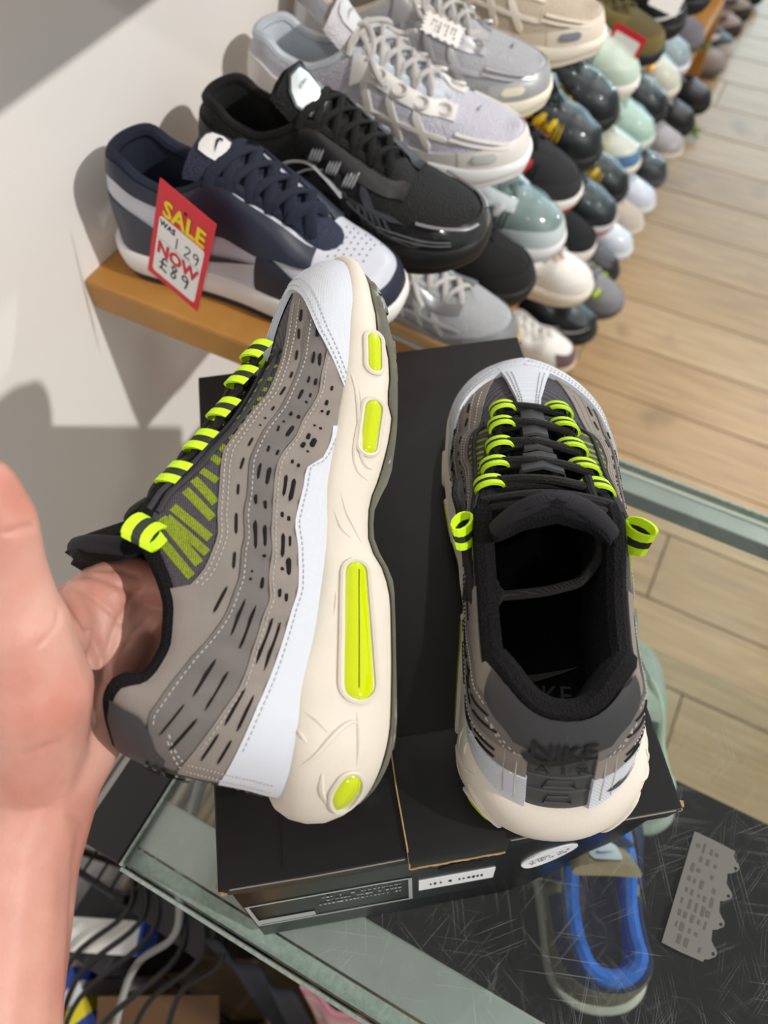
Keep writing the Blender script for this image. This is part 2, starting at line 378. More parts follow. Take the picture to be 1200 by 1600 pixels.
# ------------------------------------------------------------------ setting
wallm = mat('wall_paint', 'f5f2ee', .75, noise=(3, .2, 'f0ece7'))
XW = -.508
def struct(name, mb, m, parent=None, **k):
    o = mk(name, mb, m, parent, **k)
    if not parent: o['kind'] = 'structure'
    return o
struct('wall_left', MB().box((XW - .05, 2.2, 1.3), (.1, 6.4, 2.8)), wallm, smooth=False)
fl = struct('floor', MB().box((1.0, 2.5, -.03), (3.4, 7.0, .03)), mat('floor_gap', '3a2a1c', .8), smooth=False)
random.seed(4)
woods = []
for i, (c, c2) in enumerate((('b7986c', '9a7c54'), ('ba9c72', '9f8259'), ('b29368', '93764f'), ('bea27a', 'a3875f'))):
    m = bpy.data.materials.new('oak_plank'); m.use_nodes = True; nt = m.node_tree; b = nt.nodes['Principled BSDF']; N = nt.nodes.new; Lk = nt.links.new
    b.inputs['Roughness'].default_value = .38
    tc = N('ShaderNodeTexCoord'); mp = N('ShaderNodeMapping'); mp.inputs['Scale'].default_value = (1.6, 22, 3); mp.inputs['Location'].default_value = (i * 3.3, i * 5.1, 0)
    n = N('ShaderNodeTexNoise'); n.inputs['Scale'].default_value = 3; n.inputs['Detail'].default_value = 8
    Lk(tc.outputs['Object'], mp.inputs[0]); Lk(mp.outputs[0], n.inputs['Vector'])
    r = N('ShaderNodeMapRange'); r.inputs['From Min'].default_value = .3; r.inputs['From Max'].default_value = .7; Lk(n.outputs['Fac'], r.inputs['Value'])
    mx = N('ShaderNodeMix'); mx.data_type = 'RGBA'; mx.inputs['A'].default_value = lin(c); mx.inputs['B'].default_value = lin(c2); Lk(r.outputs[0], mx.inputs['Factor'])
    n2 = N('ShaderNodeTexNoise'); n2.inputs['Scale'].default_value = 5.5; Lk(tc.outputs['Object'], n2.inputs['Vector'])
    r2 = N('ShaderNodeMapRange'); r2.inputs['From Min'].default_value = .62; r2.inputs['From Max'].default_value = .75; r2.inputs['To Max'].default_value = .6; Lk(n2.outputs['Fac'], r2.inputs['Value'])
    m2 = N('ShaderNodeMix'); m2.data_type = 'RGBA'; m2.inputs['B'].default_value = lin('5f4a38'); Lk(mx.outputs['Result'], m2.inputs['A']); Lk(r2.outputs[0], m2.inputs['Factor'])
    Lk(m2.outputs['Result'], b.inputs['Base Color']); woods.append(m)
y = -.95; PW = .185; k = 0
while y < 5.9:
    x = -.6 - random.random() * .9
    while x < 2.65:
        ln = random.choice((1.9, 1.6, 1.3))
        x0, x1 = max(x, -.68), min(x + ln, 2.68)
        if x1 - x0 > .05:
            h = .0005 * random.random()
            mk('floor_plank', MB().box(((x0 + x1) / 2, y + PW / 2, -.0065 + h), (x1 - x0 - .003, PW - .0035, .013), bev=.0015), woods[random.randrange(4)], fl, smooth=False)
        x += ln
    y += PW
# shop counter: glass top, aluminium frame, inner shelf
CT = CZ - .5465
alu = mat('counter_aluminium', 'b4b7b4', .35, metal=.3, noise=(30, .4, '9b9e9b'))
X0, X1, Y0, Y1 = -.188, 1.25, -.036, .437
glass = clear_mat('counter_glass', 'f3f7f5', .02, scratch=True)
edgeg = mat('green_glass_edge', '94a79d', .2, trans=.3, noise=(300, .6, 'c2cbc6'))
ctr = thing('glass_counter', 'glass topped shop counter with aluminium frame under the shoe box', 'counter', (0, 0, 0))
mk('glass_top', MB().box(((X0 + X1) / 2, (Y0 + Y1) / 2, CT - .003), (X1 - X0 - .004, Y1 - Y0 - .004, .006)), glass, ctr, smooth=False)
gb = MB(); t = .0025
for c, s in ((((X0 + X1) / 2, Y0 - t / 2, CT - .004), (X1 - X0, t, .008)), (((X0 + X1) / 2, Y1 + t / 2, CT - .004), (X1 - X0, t, .008)), ((X0 - t / 2, (Y0 + Y1) / 2, CT - .004), (t, Y1 - Y0, .008))): gb.box(c, s, bev=.0006)
mk('glass_edge', gb, edgeg, ctr, smooth=False)
for nm, c, s in (('front_rail', ((X0 + X1) / 2, Y0 + .032, CT - .017), (X1 - X0, .034, .020)), ('back_rail', ((X0 + X1) / 2, Y1 - .013, CT - .017), (X1 - X0, .020, .020)), ('side_rail', (X0 - .022, (Y0 + Y1) / 2, CT - .012), (.036, Y1 - Y0, .018))):
    mk(nm, MB().box(c, s, bev=.0015), alu if nm != 'side_rail' else mat('black_frame', '18181a', .45), ctr, smooth=False)
seal = mat('pale_seal', 'b3beb6', .6, noise=(220, .8, '93a39a'))
mk('front_seal', MB().box(((X0 + X1) / 2, Y0 + .008, CT - .011), (X1 - X0, .011, .006)), seal, ctr, smooth=False)
mk('back_seal', MB().box(((X0 + X1) / 2, Y1 - .004, CT - .009), (X1 - X0, .005, .004)), mat('white_seal', 'e6ebe8', .4), ctr, smooth=False)
for x, yv in ((X0 + .012, Y0 + .03), (X0 + .012, Y1 - .015)):
    mk('corner_post', MB().box((x, yv, CT / 2 - .015), (.02, .02, CT - .03), bev=.001), alu, ctr, smooth=False)
MATZ = CZ - .80
mk('inner_shelf', MB().box(((X0 + X1) / 2, (Y0 + .287) / 2, MATZ - .006), (X1 - X0 - .03, .287 - Y0 - .02, .010)), mat('black_mat', '0e0e0f', .9, spec=.2, noise=(120, .5, '191919')), ctr, smooth=False)
mk('front_panel', MB().box(((X0 + X1) / 2, Y0 + .018, (CT - .03) / 2), (X1 - X0 - .05, .006, CT - .05)), mat('grey_panel', '8b8d8b', .6), ctr, smooth=False)
mk('inner_glass_shelf', MB().box(((X0 + X1) / 2, (.277 + Y1 - .03) / 2, MATZ - .005), (X1 - X0 - .03, Y1 - .03 - .277, .006)), clear_mat('shelf_glass', 'f6f9f7', .02), ctr, smooth=False)
# ------------------------------------------------------------------ shoe box
bk = mat('box_black', '09090a', .40, noise=(25, .3, '121214'), bump=('noise', 60, .15)); tan = mat('torn_card', 'b89468', .9, noise=(200, .6, '8d6d48'))
silver = mat('label_silver', 'b9bdbd', .35, metal=.3); stick = mat('white_sticker', 'e4e4e6', .5)
A_ = Vector((-.0924, -.0147, 0)); Bc = Vector((.1054, .1311, 0)); Cc = Vector((-.1053, .4138, 0))
ex = (Bc - A_).normalized(); BW = (Bc - A_).length; ey = Vector((-ex.y, ex.x, 0)); BL = .348; BH = .128
MB_ = Matrix(((ex.x, ey.x, 0, A_.x), (ex.y, ey.y, 0, A_.y), (0, 0, 1, CT), (0, 0, 0, 1)))
bx = thing('shoe_box', 'black cardboard shoe box with frayed corners lying on the glass counter', 'box', M=MB_)
TOPZ = BOXTOP - CT
def yf(z, x=.12): f = 1 - z / TOPZ; return .004 - f * .020 * min(1.0, max(.12, (BW - x) / .075))       # front wall leans out towards its foot
bb = MB(); xs = np.linspace(.003, BW - .003, 13); zs = np.linspace(0.0005, TOPZ - .003, 6)
G = [[(x, yf(z, x), z) for x in xs] for z in zs]; bb.grid(np.array(G))
o_ = len(bb.v); Bk = [[(x, BL - .004, z) for x in xs] for z in zs]; bb.grid(np.array(Bk)[:, ::-1])
for k in (0, -1): bb.grid(np.array([[G[i][k] for i in range(6)], [Bk[i][k] for i in range(6)]]))
bb.grid(np.array([G[0], Bk[0]])); bb.grid(np.array([G[-1], Bk[-1]]))
fixn(mk('box_body', bb, mat('box_gloss', '0e0e10', .26, noise=(25, .3, '161618')), bx, ang=30))
lid = MB()                                          # lid: sheet with slightly bowed skirts
n = 12
for i in range(n): pass
lid.box((BW / 2, BL / 2, TOPZ - .0013), (BW, BL, .0026), bev=.001)
ld = mk('lid', lid, bk, bx, smooth=False)
for nm, c, s in (('lid_flap', (BW / 2, .0008, TOPZ - .0105), (BW - .004, .0022, .018)), ('lid_flap', (BW / 2, BL - .0008, TOPZ - .0105), (BW - .004, .0022, .018)), ('lid_flap', (.0008, BL / 2, TOPZ - .0105), (.0022, BL - .004, .018)), ('lid_flap', (BW - .0008, BL / 2, TOPZ - .0105), (.0022, BL - .004, .018))):
    mk(nm, MB().box(c, s, bev=.0008), bk, ld, smooth=False)
# folded closing tab over the front edge, with a torn tan border
tx0, tx1 = .098, .150
tbm = MB(); rows = []
for x in np.linspace(tx0, tx1, 8):
    rows.append([(x, .062, TOPZ + .0004), (x, .060, TOPZ + .0018), (x, .03, TOPZ + .0024), (x, .004, TOPZ + .0022), (x, -.0015, TOPZ + .0012), (x, -.0032, TOPZ - .003), (x, -.0034, TOPZ - .014 - .001 * math.sin(x * 400)), (x, -.0015, TOPZ - .014)])
tbm.grid(np.array(rows)[::-1]); tabo = mk('closing_tab', tbm, bk, ld)
eb = MB(); eb.tube([(x, -.0034, TOPZ - .0145 - .001 * math.sin(x * 400)) for x in np.linspace(tx0, tx1, 24)], [.0006 + .0004 * abs(math.sin(k * 1.9)) for k in range(24)], n=5)
eb.tube([(tx0, .062, TOPZ + .002), (tx0 - .0006, .035, TOPZ + .0026), (tx0, .004, TOPZ + .0024), (tx0, -.0030, TOPZ - .002), (tx0, -.0034, TOPZ - .0145)], .0005, n=5)
mk('torn_edge', eb, tan, tabo)
for (x, yv) in ((.001, .002), (BW - .001, .002), (BW, BL)):
    cb = MB(); random.seed(int(x * 1e4))
    for q in range(4): cb.box((x + random.uniform(-.002, .002), yv + random.uniform(-.002, .002), TOPZ - .004 - q * .002), (.0035, .003, .0028), Matrix.Rotation(random.random() * 3, 3, 'Z'), bev=.0006)
    mk('frayed_corner', cb, tan, ld, smooth=False)
for pts in ([(.006, .0002, TOPZ - .0002), (.05, -.0003, TOPZ - .0004), (.096, .0, TOPZ - .0002)], [(.152, .0, TOPZ - .0002), (BW - .004, .0002, TOPZ - .0002)]):
    eb = MB(); eb.tube(pts, .0004, n=5); mk('worn_edge', eb, mat('worn_card', '8a8178', .8), ld)
for pts, r in (([(.033, .006, TOPZ + .0002), (.036, .12, TOPZ + .0004), (.034, .26, TOPZ + .0002)], .0004), ([(.09, .063, TOPZ + .0002), (.097, .11, TOPZ + .0003), (.086, .24, TOPZ + .0002)], .0005)):
    cr = MB(); cr.tube(pts, r, n=5); mk('crease', cr, bk, ld)
# stickers and print on the front wall
def front_poly(name, pts, m, d=.0006, par=bx):
    b = MB().prism(pts, lambda x, z: (x, yf(z, x) - d, z), lambda x, z: (x, yf(z, x) + .0008, z)); return fixn(mk(name, b, m, par, smooth=False))
ov = [(.184 + .018 * math.cos(a) , .062 + .016 * math.sin(a)) for a in np.linspace(0, 2 * math.pi, 28, endpoint=False)]
so = front_poly('oval_sticker', ov, stick)
marks('print', 14, (.172, .056, .196, .068), lambda x, z: (x, yf(z, x) - .0009, z), mat('print_blue', '54617a', .5), so, 3, (.0016, .0012), 2)
s2 = front_poly('white_label', [(.104, .045), (.150, .045), (.150, .066), (.104, .066)], stick)
marks('print', 12, (.110, .051, .144, .061), lambda x, z: (x, yf(z, x) - .0009, z), mat('print_black', '1a1a1a', .5), s2, 4, (.0020, .0020), 1)
fr = MB()
for x0, x1, z0, z1 in ((.004, .100, .075, .0775), (.004, .100, .028, .0305), (.004, .0062, .028, .0775), (.0978, .100, .028, .0775), (.006, .040, .032, .042)):
    fr.grid(np.array([[(x, yf(z, x) - .0005, z) for x in np.linspace(x0, x1, 6)] for z in (z0, z1)]))
lf = mk('size_label', fr, silver, bx, smooth=False, kind='stuff')
marks('print', 20, (.044, .050, .094, .072), lambda x, z: (x, yf(z, x) - .0006, z), silver, lf, 5, (.0020, .0012), 3)
V, F = tri_poly(SWOOSH); mk('box_logo', MB().add([(.222 + x * .022, yf(.075 + z * .02, .222) - .0006, .075 + z * .02) for x, z, _ in V], F), mat('gloss_black2', '262628', .25), bx, smooth=False)
hb = MB().prism([(.128 + .013 * math.cos(a), .083 + .006 * math.sin(a)) for a in np.linspace(0, 2 * math.pi, 20, endpoint=False)], lambda x, z: (x, yf(z, x) - .0004, z), lambda x, z: (x, yf(z, x) + .001, z)); fixn(mk('finger_hole', hb, mat('hole_black', '050505', .9), bx, smooth=False))
# ------------------------------------------------------------------ the grey pair (modelled as a left shoe, inner side at -y)
mm = lambda pts: [(a * 1e-3, b * 1e-3) for a, b in pts]
HL1 = [(203.6,37.5,201.1,38.1,.7),(195.8,39.7,193.1,40.3,.8),(190.1,41.9,189.2,42,.6),(190.8,38.4,188.1,39.3,.6),(182,45.4,181,45.5,.7),(181.2,42.3,180.1,42.4,.8),(177,47.7,174.1,48.5,.9),(175.2,44.5,170.7,46.3,1.2),(172.2,49.7,169.5,51.1,.9),(168.5,47.9,167.7,48.2,.7),(162.8,55.1,160.8,55.4,.7),(161.4,52,159.5,52.1,.7),(155,57.4,143.9,58.3,.8),(153.7,53.5,142.2,54.9,1.1),(136.2,58.4,133.4,58.4,.8),(134.6,55.2,132.1,55.1,.8),(125.9,57.3,114.2,57.2,.9),(125,54,119.7,53.9,.6),(114.4,54,105.7,53.8,1.1),(109.4,57,107.8,57,.8),(99.2,57.4,95.1,57.6,.6),(97.3,54.3,93.4,54.5,.7),(85.5,60.1,65,66.5,.6),(83.9,56.5,62.2,62.9,.6),(54.7,70.4,39.8,77.8,.6),(51.9,66.5,37.7,72.3,.6),(36.8,79.7,26.9,85.1,.5),(34.5,74,25.6,78,.5)]
HL2 = [(236,44.8,230,45,.7),(221,46.6,214,47.5,.6),(220.6,43.8,213,44.3,.7),(206.8,48.8,203.4,49.5,.5),(206.2,45.5,202.7,45.9,.6),(199.2,51.7,193.7,53.9,.7),(197.9,47.9,195.6,48.5,.6),(193.5,49.9,192.3,50,.7),(186.7,56.6,184.9,57.1,.6),(185.7,53.1,183.9,53.2,.7),(178.8,62.2,175.6,63,.6),(181.6,60,180.8,60.2,.6),(179.7,55.4,173.8,58.7,1),(168,66.3,164.9,67.1,.6),(166.6,61.8,163.8,62.9,.6),(159,69.8,150.8,70.8,.6),(157.7,65.2,148.5,66.6,.9),(143.2,71.1,138.4,70.9,.6),(140.9,66.6,136.6,66.3,.7),(130.7,70.6,116.8,69.8,.8),(129,65.9,118.3,65.5,.8),(114.7,65.3,113.5,65.4,.7),(106.7,70.8,105.5,70.9,.5),(103.1,71.2,101.9,71.1,.5),(103.9,65.6,98.6,65.8,.7),(93.4,72.9,76.4,78.2,.6),(90.8,68,71.4,73.7,.6),(66.5,83.5,50.4,91.9,.7),(61.4,77.9,45.1,86.4,.5),(47.4,94.9,36,103,.4),(42.1,89.1,30.3,98.3,.6)]
HL3 = [(251.1,51.9,242.5,52.4,.5),(238.3,53,231,53.2,.5),(222.8,54.2,216.4,55.2,.5),(209.2,56.7,205.5,57.8,.5),(200.5,59.8,195.6,62.3,.5),(189.3,64.7,187,65.9,.5),(183,68.7,182.1,68.8,.5),(179,70.8,178.2,70.9,.5),(171.6,74,167,76,.5),(161.1,77.6,155,79,.6),(147.6,79.4,142.1,79.4,.6),(133.5,79.5,123,78.9,.7),(114.9,78.9,106.7,79,.7),(98.5,81.1,86.1,86.2,.7)]
HST = [(121.7,116.1,101.6,96.9,2.8),(127,112,107.7,94.1,3.1),(127.5,109.8,113,91,2.8),(132.9,107.8,120.1,90.3,3),(141.9,103,129.6,89.9,3),(148,99.7,137.2,89.1,3),(153.1,96.6,148.1,89.1,2.5),(160.8,92.4,157.6,88,2.6),(167.7,89.4,163.7,85.8,2.7),(174.2,87.1,171.5,82.8,2.2),(180.4,83.1,178.2,78.8,2.4),(186,81.6,183.5,75.6,2),(190.7,78.3,189.4,73.2,1.9),(196.3,75.9,194.2,70.3,1.9),(202.4,73.3,199.8,68.3,1.8),(209.4,71.3,206.4,66.1,1.8),(221.3,68.3,214.5,63.9,1.5)]
HC = dict(
 C2=[(300,32),(285,27),(264,29),(240,30),(220,30),(206,31),(197,33),(184,35),(171,36),(152,38),(130,40),(110,38),(95,40),(80,43),(66,46),(52,48),(39,48),(30,48),(16,47)],
 C3=[(290,56),(261,51),(235,45),(216,37),(204,31)],
 C3b=[(177,36),(164,42),(160,48),(150,49),(139,51),(132,52),(120,50),(102,49),(89,52),(73,56),(57,61),(44,66),(30,71),(18,75)],
 C4=[(245,38),(220,41),(210,43),(200,44),(192,47),(184,51),(175,54),(167,59),(160,62),(149,63),(137,63),(127,63),(116,62),(105,63),(95,62),(88,64),(72,68),(57,72),(45,79),(34,86),(23,93)],
 C5=[(262,49),(245,49),(234,50),(219,52),(210,54),(198,58),(190,61),(183,65),(176,69),(166,73),(158,75),(145,75),(134,76),(122,75),(115,76),(105,76),(96,78),(86,81),(77,86),(66,94),(57,100),(44,108)],
 C6=[(284,54),(276,53),(257,56),(231,59),(217,62),(206,65),(197,68),(188,74),(179,79),(170,84),(164,87),(154,88),(144,88),(133,88),(123,87),(114,89),(105,92),(98,97),(88,103.5)])
def hero(name, label, M, flip, worn=1.0, swoosh=False):
    g_light = mat('nubuck_light', '8a817a', .8, noise=(60, .5, '7c746d'), bump=('noise', 900, .25))
    g_mid = mat('nubuck_mid', '6d6764', .82, noise=(60, .5, '5f5a57'), bump=('noise', 900, .25))
    g_top = mat('nubuck_top', '837b74', .82, noise=(50, .5, '756d67'), bump=('noise', 900, .25))
    white = mat('white_leather', 'cfd3db', .45, bump=('weave', 420, .35))
    foam = mat('cream_foam', 'd8d0c2', .6, noise=(35, .35, 'c8beb0'), bump=('noise', 700, .12))
    smoke = mat('smoky_rubber', '85826f', .25, spec=.5, noise=(40, .6, '66685f'), trans=.35)
    mesh_m = mat('dark_mesh', '46434a', .75, bump=('weave', 330, .9), noise=(900, .35, '6a666a'))
    black = mat('black_textile', '0f0e11', .9, spec=.25, bump=('voro', 900, .8), noise=(700, .5, '1d1b20'))
    rubber = mat('black_rubber', '38383a', .5)
    neon = mat('neon_webbing', 'c8f010', .55, bump=('weave', 900, .3))
    neon_d = mat('neon_under_mesh', '98ab1e', .75, bump=('weave', 330, .9), noise=(800, .6, '6f7a24'))
    hole = mat('perforation', '0c0b0b', .9)
    thread = mat('thread', 'b0aaa3', .7); thread_w = mat('thread_white', 'b9bcc0', .7)
    lime = mat('lime_air', 'c3d205', .07, spec=.6, coat=.6)
    cord = mat('black_cord', '121212', .7, bump=('weave', 700, .9), noise=(900, .6, '333130'))
    L = .302
    la = Last(L, med=[(0, .037), (.04, .039), (.08, .040), (.12, .039), (.15, .040), (.18, .044), (.22, .048), (.25, .048), (.28, .046), (.302, .044)],
              lat=[(0, .037), (.04, .040), (.08, .042), (.12, .044), (.15, .047), (.18, .051), (.22, .053), (.25, .051), (.28, .046), (.302, .042)],
              z0=[(0, .046), (.04, .046), (.08, .040), (.12, .036), (.16, .034), (.2, .030), (.24, .027), (.28, .026), (.302, .028)],
              zt=mm([(0, 119), (14, 124), (24, 122), (34, 112), (44, 107), (60, 103), (76, 103.5), (90, 108), (102, 115), (114, 120), (124, 117), (133, 114), (144, 108), (156, 101), (170, 94), (184, 86), (205, 77), (232, 68), (250, 63), (270, 60), (286, 56), (302, 50)]),
              t=[(0, .030), (.03, .031), (.08, .033), (.11, .034), (.14, .031), (.17, .026), (.20, .021), (.225, .016), (.233, .008), (.2365, 0.0), (.302, 0)],
              xh=mm([(0, 12), (25, 7), (46, 9), (62, 13), (77, 16), (95, 20), (107, 25), (119, 31), (126, 37)]),
              xt=mm([(0, 296), (26, 302), (34, 301), (44, 295), (52, 289), (60, 284), (130, 280)]), n=2.4, m=2.5, shear=.11, z_sh=.03)
    root = thing(name, label, 'sneaker', M=M)
    K = dict(parent=root, flip=flip); ut = .235 / L
    part = lambda n, mb, m, **k: mk(n, mb, m, **{**K, **k})
    cur = {k: la.curve(v) for k, v in HC.items()}
    c2 = lambda u: cur['C2'](u) - .004
    # base upper of dark mesh, lining, insole
    part('mesh_upper', shell(la, MB(), nu=60, nv=16), mesh_m)
    part('collar_lining', collar(la, MB(), ut, r=.0052, n=54, inn=(.0075, .010, .011)), black)
    part('insole', insole(la, MB(), lift=.0085), black); part('toe_lining', toebox(la, MB(), ut * .98), black)
    # layered side panels, each over the one before
    uC3 = [float(la.uz(x * 1e-3, z * 1e-3)) for x, z in ((290, 56), (204, 31))]
    cap = lambda u: np.where(u > uC3[1] - .004, cur['C3'](u) - .003, 0)
    scal = lambda k, a: (lambda U, f: a * (np.abs(np.sin(k * U * math.pi)) ** .5 - .7) * np.minimum(1, 4 * np.minimum(f, 1 - f) + .2) * (U > .12) * (U < .78))
    heel_u = lambda z: .05
    for side in (-1, 1):
        up3 = lambda u: np.where(u < .305, np.minimum(la.zt(u * L) - .0008, la.zt(u * L) - .0008), cur['C6'](u))
        u_lo = .010
        part('top_panel', la.panel(MB(), u_lo, .945, lambda u: np.maximum(cur['C5'](u) - .004, cap(u)), lambda u: np.where(u < .29, la.zt(u * L) - .001, cur['C6'](u)), .0010, side, 70, 6), g_top)
        part('middle_panel', la.panel(MB(), .0085, .90, lambda u: np.maximum(cur['C4'](u) - .004, cap(u)), cur['C5'], .0019, side, 120, 8, scal(19, .0016)), g_mid)
        part('lower_panel', la.panel(MB(), .0080, .80, lambda u: np.maximum(np.where(u < .56, cur['C3b'](u) - .004, c2(u)), cap(u)), cur['C4'], .0027, side, 120, 8, scal(19, .0015)), g_light)
        part('white_mudguard', la.panel(MB(), .0075, .60, c2, cur['C3b'], .0034, side, 60, 5), white)
        part('white_toe_cap', la.panel(MB(), uC3[1] - .01, 1.0, c2, lambda u: np.where(u > uC3[0], la.zt(u * L), cur['C3'](u)), .0034, side, 50, 8), white)
        hb = MB()
        for lst, off in ((HL1, .0030), (HL2, .0022), (HL3, .0011)):
            for x1, z1, x2, z2, w in lst:
                k = 1e-3
                la.strip(hb, x1 * k, z1 * k, x2 * k, z2 * k, w * k * 1.15, side, h=off + .0003, n=8, base=off - .001)
        part('perforations', hb, hole, kind='stuff')
        nb = MB()
        for i, (x1, z1, x2, z2, w) in enumerate(HST):
            k = 1e-3; nb = MB()
            la.strip(nb, x1 * k, z1 * k, x2 * k, z2 * k, w * k * .8, side, h=.0002, n=6, base=-.0004, rnd=False); part('neon_stripe', nb, neon_d)
        eb = MB(); uu = np.linspace(.40, .80, 60); zz = la.zt(uu * L)
        for dz in (.0005, .0042):
            eb.tube(la.P(uu, la.th(uu, zz - dz), side, np.full(60, .0006)), .0014, n=6)
        part('eyestay_piping', eb, mat('dark_piping', '2c2a31', .7))
        sb = MB()
        for cn, a, b, off, dz in (('C3b', .06, .585, .0037, -.0022), ('C4', .05, .735, .0030, -.0018), ('C5', .06, .83, .0022, -.0018), ('C6', .30, .90, .0013, -.0016), ('C6', .30, .90, .0013, -.0040), ('C3', uC3[1], uC3[0] - .005, .0037, -.0016), ('C3', uC3[1], uC3[0] - .005, .0037, -.0042)):
            if cn == 'C6': la.stitch(sb, cur[cn], a, b, side, off, dz)
            elif cn in ('C3', 'C3b'): pass
            else: la.stitch(sb, cur[cn], a, b, side, off, dz)
        hz = pch([(.0, 0), (1, 1)])
        part('stitching', sb, thread, kind='stuff')
        sb = MB()
        la.stitch(sb, cur['C3b'], .06, .585, side, .0037, -.0022)
        for dz in (-.0016, -.0042): la.stitch(sb, cur['C3'], uC3[1], uC3[0] - .01, side, .0037, dz)
        part('white_stitching', sb, thread_w, kind='stuff')
        # heel edge: double seam where the side panels meet the rubber heel tab
        sb = MB()
        for du in (.004, .014):
            z = np.linspace(.052, .100, 120); u = np.full(120, .010 + du) + .05 * np.clip((z - .090) / .012, 0, 1) ** 2
            p = la.P(u, la.th(u, z), side, np.full(120, .0036 - .0018 * np.clip((z - .07) / .03, 0, 1)))
            for k in range(0, 117, 4): sb.tube([p[k], p[k + 1], p[k + 2]], [.0003, .0005, .0003], n=4)
        part('heel_stitching', sb, thread, kind='stuff')
    # rubber heel tab wrapped round the back
    tb = MB(); u_e = pch([(.040, .012), (.06, .011), (.08, .012), (.094, .015), (.103, .024), (.108, .052), (.113, .062), (.125, .060)])
    for side in (-1, 1):
        z = np.linspace(.042, .123, 34); f = np.linspace(0, 1, 11); Ug = u_e(z)[:, None] * (f ** 1.6)[None]; Zg = z[:, None] + 0 * Ug
        Zg = np.minimum(Zg, la.zt(Ug * L) - .0004)
        G0 = la.P(Ug, la.th(Ug, Zg), side, (.0014 + .0012 * np.clip((Zg - .094) / .012, 0, 1))); G = G0; G[:, 0, 1] = -la.shear * (Zg[:, 0] - la.zs); tb.grid(G[::-1] if side < 0 else G)
    tab = fixn(part('heel_tab', tb, rubber, ang=85))
    ug = np.linspace(0, 1, 500) ** 3 * .25
    def heel_pt(y, z, off):
        u = np.interp(abs(y), (la.b[1](ug * L) * la.end(ug) - 0), ug) if y != 0 else 0.0
        # find u whose half width at this height equals |y|
        yy = np.abs(la.P(ug, la.th(ug, np.full(500, z)), 1)[:, 1] + la.shear * (z - la.zs)); u = np.interp(abs(y), yy, ug)
        return la.P(np.array([u]), la.th(np.array([u]), np.array([z])), 1 if y >= 0 else -1, np.array([off]))[0]
    lb = MB(); fs = 1 if flip else -1
    def heel_text(s, size, zc, hs=1.0):
        V, F = text_mesh(s, size)
        for k_, (dx, dy) in enumerate(((0, 0), (.0003, 0), (-.0003, 0), (0, .0003), (0, -.0003))): lb.add([heel_pt(fs * (x + dx), zc + (y + dy) * hs, .0034 + k_ * 6e-5) for x, y, _ in V], F)
    for s, sz, zc in (('NIKE', .0125, .1015), ('A  I  R', .0085, .0895)): heel_text(s, sz, zc)
    V, F = tri_poly(SWOOSH); lb.add([heel_pt(fs * (x * .030 - .002), .0975 + y * .028, .0034) for x, y, _ in V], F)
    mk('lettering', lb, mat('gloss_black', '0d0d0d', .3), tab, flip=flip)
    rb = MB()
    for zc, w, h in ((.072, .0075, .0035), (.056, .0065, .003)):
        rb.tube([heel_pt(-w, zc - h, .0018), heel_pt(w, zc - h, .0018), heel_pt(w * .7, zc + h, .0018), heel_pt(-w * .7, zc + h, .0018)], .0007, n=5, closed=True)
    for zc in (.079, .064): rb.tube([heel_pt(y, zc, .0014) for y in np.linspace(-.016, .016, 9)], .0008, n=5)
    mk('moulded_ribs', rb, rubber, tab, flip=flip)
    # white strip from the toe up to the laces
    wb = MB(); uu = np.linspace(.775, 1.0, 30); hw = np.interp(uu, [.775, .86, .93, 1.0], [.0055, .0075, .013, .022])
    Pt = []
    tg = np.linspace(.02, np.pi / 2, 160)
    for u, w in zip(uu, hw):
        prof = {sd: la.P(np.full(160, u), tg, sd, np.full(160, .0036)) for sd in (-1, 1)}; cy = prof[1][-1][1]
        row = []
        for f in np.linspace(-1, 1, 11):
            sd = 1 if f >= 0 else -1; q = prof[sd]; d = np.abs(q[:, 1] - cy); t = np.interp(abs(f) * w, d[::-1], np.arange(160)[::-1])
            i = int(min(t, 158)); row.append(q[i] + (q[i + 1] - q[i]) * (t - i))
        row = [row[0] - np.array([0, 0, .003])] + row + [row[-1] - np.array([0, 0, .003])]
        Pt.append(row)
    Pt = np.array(Pt); wb.grid(Pt[:, ::-1]); part('toe_strip', wb, white)
    sb = MB()
    for col, d in ((2, .0), (10, 0), (3, 0), (9, 0)):
        l = Pt[:-6, col] + np.array([0, 0, .0004])
        dl = np.concatenate([[0], np.cumsum(np.linalg.norm(np.diff(l, axis=0), axis=1))])
        for k in range(int(dl[-1] / .0027)):
            q = [np.array([np.interp(t, dl, l[:, i]) for i in range(3)]) for t in (k * .0027, k * .0027 + .0009, k * .0027 + .0017)]
            sb.tube(q, [.0003, .00045, .0003], n=4)
    part('white_stitching', sb, thread_w, kind='stuff')
    # midsole
    bmed = pch([(0, .040), (.04, .043), (.08, .041), (.11, .039), (.14, .041), (.18, .046), (.22, .050), (.25, .049), (.28, .046), (.306, .042)])
    blat = pch([(0, .040), (.04, .045), (.08, .046), (.12, .047), (.15, .049), (.18, .053), (.22, .055), (.25, .053), (.28, .047), (.306, .040)])
    c1 = pch(mm([(0, 9), (9, 7), (20, 5), (36, 3.5), (50, 3), (71, 2.5), (96, 2.5), (109, 4.5), (117, 7.5), (124, 12), (134, 15), (147, 15), (160, 11.5), (173, 8.5), (189, 6), (199, 5.5), (204, 7.5), (208, 10.5), (213, 7.5), (230, 8), (240, 10), (244, 14.5), (253, 15), (268, 17), (285, 17), (306, 24)]))
    c2f = pch(mm([(0, 47), (16, 48.5), (30, 48), (52, 48), (66, 46), (80, 43), (95, 40), (110, 38.5), (130, 40), (152, 38.5), (171, 36.5), (197, 33.5), (220, 31), (240, 30.5), (264, 30), (285, 30), (306, 33)]))
